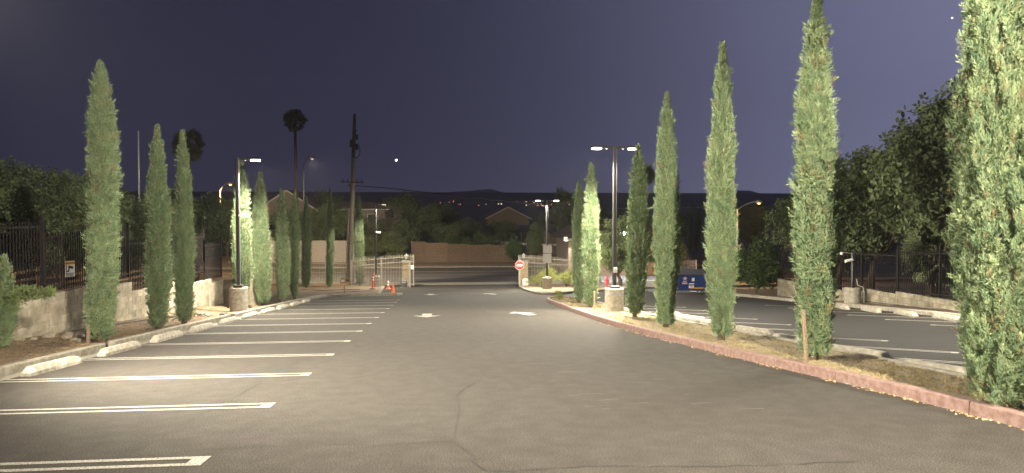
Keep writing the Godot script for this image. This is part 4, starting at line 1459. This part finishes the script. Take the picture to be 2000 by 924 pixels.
func build_street() -> void:
	# utility pole
	var up := thing("utility_pole", "tall leaning wooden utility pole with a pale lower length", "utility pole", V(-8.35, 66.2, 0.1))
	up.rotation.z = -0.037
	var st := begin()
	tube(st, [Vector3(0, -0.3, 0), Vector3(0, 8.0, 0), Vector3(0, 15.6, 0)], [0.24, 0.20, 0.14], 12)
	part("pole", st.commit(), M.pole_wood, up)
	st = begin()
	tube(st, [Vector3(0.03, 0.0, 0.06), Vector3(0.03, 11.6, 0.05)], [0.235, 0.20], 12)
	part("pale_sleeve", st.commit(), M.pale_pole, up)
	st = begin()
	tube(st, [Vector3(-0.30, 0.0, 0.12), Vector3(-0.25, 7.0, 0.1)], [0.09, 0.09], 8)
	part("conduit", st.commit(), M.pale_pole, up)
	st = begin()
	box(st, Vector3(0, 9.35, 0.24), Vector3(2.1, 0.12, 0.1))
	part("crossarm", st.commit(), M.pole_wood, up)
	for sx in [-0.85, -0.4, 0.4, 0.85]:
		st = begin()
		lathe(st, [[0.0, 0.0], [0.05, 0.0], [0.07, 0.1], [0.04, 0.2], [0.0, 0.2]], 8, Vector3(sx, 9.41, 0.24))
		part("insulator", st.commit(), M.dark_plastic, up)
	for e in [[0.28, 13.5, 0.22, 0.5], [-0.24, 12.9, 0.2, 0.7], [0.3, 12.6, 0.24, 0.55], [0.12, 14.1, 0.16, 0.3]]:
		st = begin()
		bevel_box(st, Vector3(e[0], e[1], 0.05), Vector3(e[2], e[3], 0.3), 0.04)
		part("equipment_box", st.commit(), M.dark_plastic, up)
	st = begin()
	var cp := []
	for i in 15:
		var a := -1.9 + 3.8 * i / 14.0
		cp.append(Vector3(0.25 + cos(a) * 0.35, 12.2 + sin(a) * 0.6, 0.1))
	tube(st, cp, [0.035], 6)
	part("cable_loop", st.commit(), M.rubber, up)
	# overhead line
	st = begin()
	var wires := [Vector3(-8.5, 4.55, -66.6), Vector3(-4.8, 4.32, -67.0), Vector3(3.6, 3.46, -69.0), Vector3(10.2, 2.80, -69.5), Vector3(18.8, 2.45, -70.0), Vector3(40.0, 2.9, -71.5), Vector3(62.0, 5.5, -73.0)]
	var cv := Curve3D.new()
	for i in wires.size():
		var a: Vector3 = wires[maxi(i - 1, 0)]
		var b: Vector3 = wires[mini(i + 1, wires.size() - 1)]
		cv.add_point(wires[i], (a - b) / 6.0, (b - a) / 6.0)
	tube(st, Array(cv.tessellate(4)), [0.045], 6)
	var ol := MeshInstance3D.new()
	ol.name = "overhead_cable"
	ol.mesh = st.commit()
	ol.material_override = M.rubber
	add_child(ol)
	tag(ol, "black overhead cable running from the utility pole across the street", "cable")
	var fp := thing("utility_pole", "distant bare utility pole at the other end of the cable", "utility pole", V(62.0, 73.0, 0.0))
	st = begin()
	tube(st, [Vector3(0, -0.3, 0), Vector3(0, 11.5, 0)], [0.2, 0.14], 8)
	part("pole", st.commit(), M.pole_wood, fp)
	street_lamp(V(-12.4, 66.2, 0.1), 11.6, 0.5, "tall lit street lamp with a dull head behind the near-black cypress", 420.0, true, Color(1.0, 0.93, 0.80), Vector3(0.1, -0.60, -0.80), 50.0)  # lens glows only dimly, yet its spot lights street, far fence and wall
	street_lamp(V(-22.4, 75.0, 0.1), 9.6, 0.75, "lit orange street lamp far beyond the block wall", 120.0)
	street_lamp(V(26.9, 62.0, 0.1), 7.4, 1.8, "lit street lamp with a curved arm over the dark trees", 120.0)
	var tp := thing("bare_pole", "thin bare pole rising behind the fence and dark trees", "pole", V(-20.2, 50.0))
	st = begin()
	tube(st, [Vector3(0, -0.2, 0), Vector3(0, 11.1, 0)], [0.09, 0.06], 8)
	part("shaft", st.commit(), M.grey_metal, tp)
	# brown board fence across the street
	var rng := RandomNumberGenerator.new()
	rng.seed = 31
	var bf := thing("board_fence", "tall brown board fence across the street opposite the gate", "fence", Vector3.ZERO)
	var x := -3.7
	var k := 0
	while x < 23.0:
		var w: float = [1.85, 2.75, 2.75, 2.75, 2.75, 2.75, 2.75, 2.75, 2.75, 2.75][k]
		var top := -1.62 - 0.16 * k if k < 3 else -2.06 - 0.035 * (k - 3)
		st = begin()
		var n := int(w / 0.15)
		for i in n:
			var h := top - (gy(92.0) + 0.25) + rng.randf_range(-0.015, 0.01)
			box(st, Vector3(x + (i + 0.5) * w / n, gy(92.0) + 0.25 + h / 2, -92.0 + rng.randf_range(-0.006, 0.006)), Vector3(w / n - 0.02, h, 0.022))
		box(st, Vector3(x + w / 2, top - 0.35, -92.03), Vector3(w, 0.09, 0.03))
		box(st, Vector3(x + w / 2, gy(92.0) + 0.55, -92.03), Vector3(w, 0.09, 0.03))
		part("panel", st.commit(), M["fence_wood_%d" % ((k * 2 + k / 3) % 3)], bf)
		st = begin()
		box(st, Vector3(x, (top + gy(92.0)) / 2 + 0.06, -91.97), Vector3(0.13, top - gy(92.0) + 0.14, 0.14))
		part("post", st.commit(), M.fence_wood, bf)
		x += w
		k += 1
		if k > 9:
			break
	# white vinyl fence higher up
	var vf := thing("vinyl_fence", "whitish vertical board fence curving behind the brown board fence", "fence", Vector3.ZERO)
	var pv := [Vector3(5.6, -1.15, -106.0), Vector3(6.3, -1.4, -105.0), Vector3(7.7, -1.9, -104.0), Vector3(10.2, -2.2, -104.0), Vector3(12.8, -2.35, -104.0), Vector3(15.4, -2.45, -104.0), Vector3(18.0, -2.5, -104.0)]
	for i in pv.size() - 1:
		var a: Vector3 = pv[i]
		var b: Vector3 = pv[i + 1]
		st = begin()
		var n := int(a.distance_to(b) / 0.2)
		var bs := Basis(Vector3.UP, atan2(-(b - a).z, (b - a).x))
		for j in n:
			var p := a.lerp(b, (j + 0.5) / n)
			box(st, Vector3(p.x, p.y - 1.2, p.z), Vector3(a.distance_to(b) / n - 0.03, 2.4, 0.03), bs)
		part("panel", st.commit(), M.vinyl, vf)
	# white garden wall
	var gw := thing("garden_wall", "white stucco wall across the street behind the dim cypresses", "wall", Vector3.ZERO)
	for j in 4:
		st = begin()
		box(st, Vector3(-23.6 + 3.15 * (j + 0.5), -2.95 + 0.0, -93.0), Vector3(3.13, 2.95, 0.25))
		part("panel", st.commit(), M.stucco_white, gw)
	for j in 5:
		st = begin()
		box(st, Vector3(-23.6 + 3.15 * j, -2.9, -92.95), Vector3(0.4, 3.1, 0.42))
		part("pier", st.commit(), M.stucco_white, gw)

func build_background() -> void:
	# houses
	gable_house("house", "tan gabled house beyond the white stucco wall", V(-22.0, 112.0, 0.3), 0.0, Vector3(9.5, 6.4, 14.0), 3.2, M.stucco_tan, M.roof_brown, [[-2.4, 4.6, 1.4, 1.2], [2.2, 4.6, 1.4, 1.2], [-2.4, 1.6, 1.6, 1.3]])
	var h2 := thing("house", "two-storey house with a flat roof line behind the utility pole", "house", V(-12.6, 108.0, 0.3))
	var st := begin()
	box(st, Vector3(0, 3.3, 0), Vector3(9.4, 7.4, 9.0))
	part("wall", st.commit(), M.stucco_tan, h2)
	st = begin()
	frustum(st, Vector3(0, 7.55, 0), Vector2(10.6, 10.2), Vector2(6.0, 3.0), 1.1)
	part("roof", st.commit(), M.roof_brown, h2)
	st = begin()
	box(st, Vector3(0, 6.95, 5.1), Vector3(10.6, 0.18, 0.06))
	part("fascia", st.commit(), M.trim, h2)
	for w in [[-2.9, 5.6, 1.3, 1.3], [-0.2, 5.6, 2.0, 1.3], [2.9, 5.6, 1.3, 1.3], [-2.4, 2.2, 2.2, 2.4], [1.8, 2.2, 2.4, 2.4]]:
		st = begin()
		box(st, Vector3(w[0], w[1], 4.53), Vector3(w[2] + 0.2, w[3] + 0.2, 0.06))
		var f := part("window", st.commit(), M.trim, h2)
		st = begin()
		box(st, Vector3(w[0], w[1], 4.56), Vector3(w[2], w[3], 0.03))
		part("pane", st.commit(), M.dark_glass, f)
	st = begin()
	box(st, Vector3(0, 4.1, 5.2), Vector3(9.0, 0.25, 1.4))
	part("porch_roof", st.commit(), M.roof_brown, h2)
	gable_house("house", "dark gabled house behind the whitish board fence", V(12.2, 134.0, 0.5), 0.0, Vector3(7.5, 5.4, 14.0), 1.9, M.stucco_tan, M.roof_grey, [[0.0, 3.4, 1.6, 1.3]])
	var shed := thing("house", "low dark wide house with white carport posts", "house", V(15.5, 122.0, 0.4))
	st = begin()
	box(st, Vector3(0, 1.5, 0), Vector3(17.0, 3.6, 7.0))
	part("wall", st.commit(), M.stucco_tan, shed)
	st = begin()
	frustum(st, Vector3(0, 3.75, 0.4), Vector2(18.2, 9.2), Vector2(15.0, 2.0), 1.2)
	part("roof", st.commit(), M.roof_grey, shed)
	for sx in [-2.0, 1.0, 5.0]:
		st = begin()
		box(st, Vector3(sx, 1.5, 4.4), Vector3(0.16, 3.3, 0.16))
		part("post", st.commit(), M.trim, shed)
	# building with flood lamp right of the gate
	var b := thing("house", "pale low building with a brown roof and a bright floodlight", "house", V(18.5, 76.5, 0.2))
	st = begin()
	box(st, Vector3(0, 1.7, 0), Vector3(10.4, 4.2, 8.0))
	part("wall", st.commit(), M.stucco_pale, b)
	st = begin()
	frustum(st, Vector3(0, 4.75, 0), Vector2(11.8, 9.6), Vector2(7.0, 1.2), 1.9)
	part("roof", st.commit(), M.roof_brown, b)
	st = begin()
	box(st, Vector3(0, 3.72, 4.75), Vector3(11.8, 0.22, 0.1))
	part("fascia", st.commit(), M.trim, b)
	for wx in [-3.6, 2.8]:
		st = begin()
		box(st, Vector3(wx, 2.0, 4.03), Vector3(1.7, 1.4, 0.06))
		var f := part("window", st.commit(), M.trim, b)
		st = begin()
		box(st, Vector3(wx, 2.0, 4.06), Vector3(1.5, 1.2, 0.03))
		part("pane", st.commit(), M.dark_glass, f)
	st = begin()
	bevel_box(st, Vector3(0.3, 4.35, 5.05), Vector3(0.75, 0.5, 0.22), 0.04)
	var fl := part("flood_lamp", st.commit(), M.grey_metal, b)
	st = begin()
	box(st, Vector3(0.3, 4.33, 5.18), Vector3(0.66, 0.42, 0.03), Basis(Vector3.RIGHT, 0.25))
	part("lamp_lens", st.commit(), M.lamp_flood, fl)
	shine(b, Vector3(0.3, 4.30, 5.3), Vector3(0, -0.75, 1), 150.0, Color(0.94, 0.98, 1.0), 75.0, 0.4, 0.2)
	st = begin()
	box(st, Vector3(-5.7, 3.9, 4.95), Vector3(0.32, 0.16, 0.2))
	part("eave_lamp", st.commit(), M.lamp_far_white, b)
	shine(b, Vector3(-5.7, 3.78, 5.0), Vector3(0.001, -1, 0.2), 12.0, Color(1, 0.95, 0.85), 70.0, 0.4, 0.1)

	# broad-leaved trees
	var leaf_green := Color(0.090, 0.116, 0.052)
	MESHES["b_a"] = broad_tree(101, 8.0, 3.6, 2.0, 34, 105, 0.30, leaf_green, 0.34)
	MESHES["b_b"] = broad_tree(102, 9.5, 3.3, 2.4, 34, 105, 0.30, leaf_green, 0.3)
	MESHES["b_c"] = broad_tree(103, 7.0, 3.2, 1.5, 30, 100, 0.30, Color(0.10, 0.125, 0.058), 0.3)
	MESHES["b_shrub"] = broad_tree(104, 2.6, 1.7, 0.35, 30, 70, 0.26, Color(0.055, 0.085, 0.03), 0.22)
	MESHES["b_green"] = broad_tree(105, 6.2, 2.0, 0.9, 42, 85, 0.30, Color(0.10, 0.125, 0.055), 0.22)
	MESHES["b_sparse"] = broad_tree(106, 7.5, 2.6, 2.6, 30, 26, 0.26, Color(0.10, 0.095, 0.065), 0.2)
	MESHES["b_weed"] = broad_tree(107, 1.1, 0.8, 0.12, 18, 20, 0.19, Color(0.16, 0.17, 0.055), 0.13)
	var rng := RandomNumberGenerator.new()
	rng.seed = 55
	var nth := -1
	var gL := "dark trees beyond the block wall"
	nth = -1
	for p in [[-15.5, 19.0, "b_a", 0.85], [-18.0, 26.0, "b_b", 0.80], [-16.5, 33.0, "b_a", 0.80], [-21.0, 39.0, "b_b", 0.85], [-16.8, 43.0, "b_c", 0.95], [-23.5, 52.0, "b_a", 1.0], [-18.5, 56.0, "b_b", 0.85], [-25.5, 33.0, "b_b", 0.95], [-29.0, 46.0, "b_a", 1.1]]:
		nth += 1
		broad("dark_tree", V(p[0], p[1]), p[2], rng.randf() * TAU, Vector3.ONE * p[3], "dark broad tree beyond the block wall, %s of its group towards the street" % NTH[nth], "tree", gL)
	var gR := "tall dark trees beyond the low wall"
	nth = -1
	for p in [[21.6, 21.0, "b_b", 1.12], [20.8, 25.5, "b_a", 1.12], [22.0, 29.5, "b_b", 0.98], [21.6, 33.5, "b_a", 0.98], [22.8, 38.5, "b_b", 0.78], [25.5, 25.0, "b_b", 1.35], [26.5, 34.0, "b_a", 1.15], [24.5, 44.0, "b_a", 0.9], [28.0, 48.0, "b_c", 1.05], [31.0, 56.0, "b_b", 0.8]]:
		nth += 1
		broad("dark_tree", V(p[0], p[1]), p[2], rng.randf() * TAU, Vector3.ONE * p[3], "tall dark tree beyond the low stepped wall, %s of its group towards the street" % NTH[nth], "tree", gR)
	var gS := "trees across the street"
	nth = -1
	for p in [[-9.0, 99.0, "b_c", 0.95], [-5.2, 98.0, "b_a", 0.72], [-2.5, 104.0, "b_b", 0.86], [1.0, 101.0, "b_c", 0.80], [4.0, 108.0, "b_a", 0.75], [-6.5, 112.0, "b_b", 1.1], [-0.5, 118.0, "b_a", 1.05], [-14.5, 97.5, "b_a", 1.0], [-19.5, 98.5, "b_c", 1.15], [10.0, 113.0, "b_c", 0.85], [-29.0, 100.0, "b_a", 1.1], [-34.0, 92.0, "b_b", 1.1], [20.0, 128.0, "b_a", 0.9], [27.0, 112.0, "b_b", 0.85], [33.0, 100.0, "b_a", 0.9], [40.0, 88.0, "b_b", 0.9], [38.0, 70.0, "b_c", 0.95], [46.0, 76.0, "b_a", 1.0], [-18.0, 118.0, "b_b", 1.15]]:
		nth += 1
		broad("dark_tree", V(p[0], p[1], 0.3), p[2], rng.randf() * TAU, Vector3.ONE * p[3], "dark tree among the houses across the street, %s of that grove" % NTH[nth], "tree", gS)
	broad("bare_tree", V(-7.2, 97.5, 0.3), "b_sparse", 0.3, Vector3.ONE * 1.08, "thin-leaved tree spreading above the street opposite the gate leaf", "tree")
	broad("dark_tree", V(18.6, 104.0, 0.3), "b_b", 1.0, Vector3(0.6, 1.16, 0.6), "tall narrow dark tree rising behind the sign-board lamp post", "tree")
	broad("green_shrub_tree", V(14.9, 57.6, 0.1), "b_green", 0.5, Vector3(1.1, 1.0, 1.1), "leafy green tree in front of the floodlit building", "tree")
	broad("green_shrub_tree", V(19.3, 59.5, 0.1), "b_green", 2.5, Vector3(1.0, 0.85, 1.0), "leafy tree under the roof beside the floodlit tree", "tree")
	broad("shrub", V(17.9, 38.6, 0.1), "b_shrub", 0.3, Vector3(1.15, 1.15, 1.15), "broad-leaved green shrub growing on the dirt by the white curb", "shrub")
	broad("young_conifer", V(12.2, 90.0, 0.2), "b_green", 1.4, Vector3(0.62, 0.92, 0.62), "pointed pale green young tree before the brown board fence", "tree")
	broad("shrub", V(9.6, 90.2, 0.2), "b_shrub", 2.0, Vector3(0.8, 1.35, 0.8), "pale green shrub leaning on the brown board fence", "shrub")
	broad("shrub", V(-6.0, 90.6, 0.2), "b_green", 2.8, Vector3(0.95, 0.72, 0.95), "green bushy tree overhanging the end of the brown fence", "shrub")
	broad("shrub", V(-9.2, 90.6, 0.2), "b_green", 4.0, Vector3(0.9, 0.62, 0.9), "green bushy tree seen past the dim cypress", "shrub")
	nth = -1
	for p in [[1.3, 95.5, 1.0], [3.6, 96.0, 0.9], [6.0, 97.0, 1.1]]:
		nth += 1
		broad("shrub", V(p[0], p[1], 0.5), "b_shrub", rng.randf() * TAU, Vector3(1.3, 1.25 * p[2], 1.3), "green shrub behind the brown board fence, %s along it from the gate leaf" % NTH[nth], "shrub", "shrubs behind the brown fence")
	nth = -1
	for p in [[8.6, 56.2, 1.2], [9.9, 54.8, 1.0], [10.8, 57.0, 1.4], [9.0, 58.8, 1.5], [11.9, 55.0, 0.9], [7.9, 57.6, 0.9]]:
		nth += 1
		broad("weed_clump", V(p[0], p[1], 0.1), "b_weed", rng.randf() * TAU, Vector3(1.2, p[2], 1.2), "yellow-green weedy shrub by the stop sign, %s of its clump" % NTH[nth], "shrub", "weedy shrubs by the gate")
	broad("weed_clump", V(5.75, 33.8, 0.12), "b_weed", 1.0, Vector3(0.35, 0.45, 0.35), "small weed sprouting on the island tip", "weed")
	broad("flowering_bush", V(21.5, 50.5, 0.1), "b_shrub", 4.4, Vector3(1.0, 1.0, 1.0), "dark bush behind the blue dumpster", "shrub")
	# palms and far cypresses
	palm(V(-19.7, 100.0, 0.2), 20.6, 1.75, "tall slender palm standing against the sky beyond the street", 1)
	palm(V(-23.8, 70.0, 0.2), 14.2, 1.7, "dark palm half hidden behind the close pair of cypresses", 2)
	palm(V(26.5, 90.0, 0.2), 12.6, 1.6, "dark palm between the island cypresses and the far roof", 3)
	palm(V(19.8, 26.6, 0.1), 3.2, 1.5, "young palm with long fronds behind the camera pole", 4)
	nth = -1
	for p in [[42.0, 120.0, 0.85], [43.6, 120.0, 1.05], [45.2, 121.0, 0.9]]:
		nth += 1
		cypress(V(p[0], p[1], 0.2), "c_far", rng.randf() * TAU, Vector3(1.2, p[2], 1.2), "small far cypress beyond the dumpster, %s of a dark row" % NTH[nth], "far cypress row")
	# far lights on the slope and two in the sky
	var ball := SphereMesh.new()
	ball.radius = 1.0
	ball.height = 2.0
	ball.radial_segments = 10
	ball.rings = 5
	for i in 48:
		var F := rng.randf_range(1250.0, 1750.0)
		var az := rng.randf_range(-0.10, 0.085)
		if i > 22:
			az = rng.randf_range(0.02, 0.085)
		var y := 34.0 * pow((F - 400.0) / 1200.0, 1.4) - 4.7
		var o := MeshInstance3D.new()
		o.name = numbered("town_light")
		o.mesh = ball
		o.material_override = M.lamp_far_white if rng.randf() < 0.45 else M.lamp_far_red
		add_child(o)
		o.position = Vector3(tan(az + 0.10) * F, y + rng.randf_range(0.5, 2.0), -F)
		o.scale = Vector3.ONE * rng.randf_range(0.4, 1.2)
		tag(o, "tiny light of the far town below the dark hills", "light", "far town lights")
	for i in 2:
		var o := MeshInstance3D.new()
		o.name = numbered("star")
		o.mesh = ball
		o.material_override = M.star_light
		add_child(o)
		o.position = [Vector3(-151.8, 193.0, -2500.0), Vector3(1918.0, 743.0, -2500.0)][i]
		o.scale = Vector3.ONE * [4.2, 3.2][i]
		tag(o, ["bright white star in the sky above the far roofs", "small star high in the sky between the two broadest cypresses"][i], "star")

func build_litter() -> void:
	var rng := RandomNumberGenerator.new()
	rng.seed = 90
	# dry grass on the island
	var kinds := []
	for i in 4:
		var vs := PackedVector3Array()
		var ns := PackedVector3Array()
		for k in 6:
			var d := Vector3(rng.randfn() * 0.7, rng.randf_range(0.35, 1.0), rng.randfn() * 0.7).normalized()
			blade(vs, ns, Vector3(rng.randfn(), 0, rng.randfn()) * 0.25, d, d.cross(Vector3(rng.randfn(), 0.2, rng.randfn())).normalized(), rng.randf_range(0.6, 1.3), 0.10)
		kinds.append([vs, ns])
	var placed := []
	var tints := []
	while placed.size() < 9000:
		var F := 4.0 + 33.0 * pow(rng.randf(), 1.6)
		var x := rng.randf_range(along(ISLE_L, F) + 0.17, along(ISLE_R, F) - 0.17)
		if F > 34.4 and absf(x - 6.25) > 0.8 * sqrt(maxf(0.0, 1.0 - pow((F - 34.4) / 3.2, 2.0))):
			continue
		if noise.get_noise_2d(x * 5.0, F * 5.0) < -0.15 and rng.randf() < 0.8:
			continue
		placed.append(Transform3D(Basis(Vector3.UP, rng.randf() * TAU) * Basis.from_scale(Vector3.ONE * rng.randf_range(0.025, 0.06)), V(x, F, bed_h(x, F) - 0.008)))
		var c := Color(0.32, 0.255, 0.14).lerp(Color(0.21, 0.175, 0.09), rng.randf()) * rng.randf_range(0.8, 1.15)
		c.a = 1.0
		tints.append(c)
	stuff("dry_grass", "short straw-coloured grass covering the island bed", "grass", foliage(kinds, placed, tints), M.straw)
	# wood chips on the bed below the wall
	var chip := []
	for i in 4:
		var vs := PackedVector3Array()
		var ns := PackedVector3Array()
		for k in 3:
			var d := Vector3(rng.randfn(), rng.randfn() * 0.3, rng.randfn()).normalized()
			blade(vs, ns, Vector3(rng.randfn(), 0.2, rng.randfn()) * 0.8, d, d.cross(Vector3(rng.randfn() * 0.4, 1, rng.randfn() * 0.4)).normalized(), 1.2, 0.5, 0.25)
		chip.append([vs, ns])
	placed = []
	tints = []
	for i in 7000:
		var F := 9.0 + 24.0 * pow(rng.randf(), 1.3)
		var x := rng.randf_range(-9.62, -7.75)
		placed.append(Transform3D(Basis(Vector3.UP, rng.randf() * TAU) * Basis.from_scale(Vector3.ONE * rng.randf_range(0.015, 0.04)), V(x, F, bed_h(x, F) + 0.10 * smoothstep(-8.0, -9.6, x) + 0.004)))
		var c := Color(0.26, 0.18, 0.10).lerp(Color(0.16, 0.11, 0.07), rng.randf()) * rng.randf_range(0.75, 1.25)
		c.a = 1.0
		tints.append(c)
	stuff("mulch", "brown bark chips strewn over the bed below the block wall", "mulch", foliage(chip, placed, tints), M.straw)
	# fallen leaves along the red curb
	placed = []
	tints = []
	var leaf := []
	for i in 4:
		var vs := PackedVector3Array()
		var ns := PackedVector3Array()
		var d := Vector3(1, 0.1 * i, 0).normalized()
		blade(vs, ns, Vector3.ZERO, d, Vector3(0, 0.15 * (i - 1.5), 1).normalized(), 1.0, 0.55, 0.3)
		leaf.append([vs, ns])
	for i in 620:
		var F := 5.0 + 17.0 * pow(rng.randf(), 1.5)
		if noise.get_noise_1d(F * 4.0) < 0.0 and rng.randf() < 0.75:
			continue
		var x := along(ISLE_L, F) - 0.015 - absf(rng.randfn()) * 0.045
		placed.append(Transform3D(Basis(Vector3.UP, rng.randf() * TAU) * Basis.from_scale(Vector3.ONE * rng.randf_range(0.02, 0.06)), V(x, F, 0.008)))
		var c := Color(0.26, 0.16, 0.07).lerp(Color(0.34, 0.25, 0.15), rng.randf()) * rng.randf_range(0.6, 1.1)
		c.a = 1.0
		tints.append(c)
	stuff("fallen_leaves", "dry brown leaves gathered along the foot of the red curb", "leaves", foliage(leaf, placed, tints), M.straw)
	# one leaf on the asphalt
	var one := MeshInstance3D.new()
	one.name = "fallen_leaf"
	var vs := PackedVector3Array()
	var ns := PackedVector3Array()
	for i in 5:
		var a := (i - 2) * 0.6
		blade(vs, ns, Vector3.ZERO, Vector3(cos(a), 0.15, sin(a)).normalized(), Vector3(-sin(a), 0.1, cos(a)).normalized(), 0.07, 0.035, 0.2)
	one.mesh = foliage([[vs, ns]], [Transform3D()], [Color(0.55, 0.42, 0.22)])
	one.material_override = M.straw
	add_child(one)
	one.position = V(-1.88, 6.16, 0.012)
	tag(one, "single pale dry leaf lying on the open asphalt", "leaf")
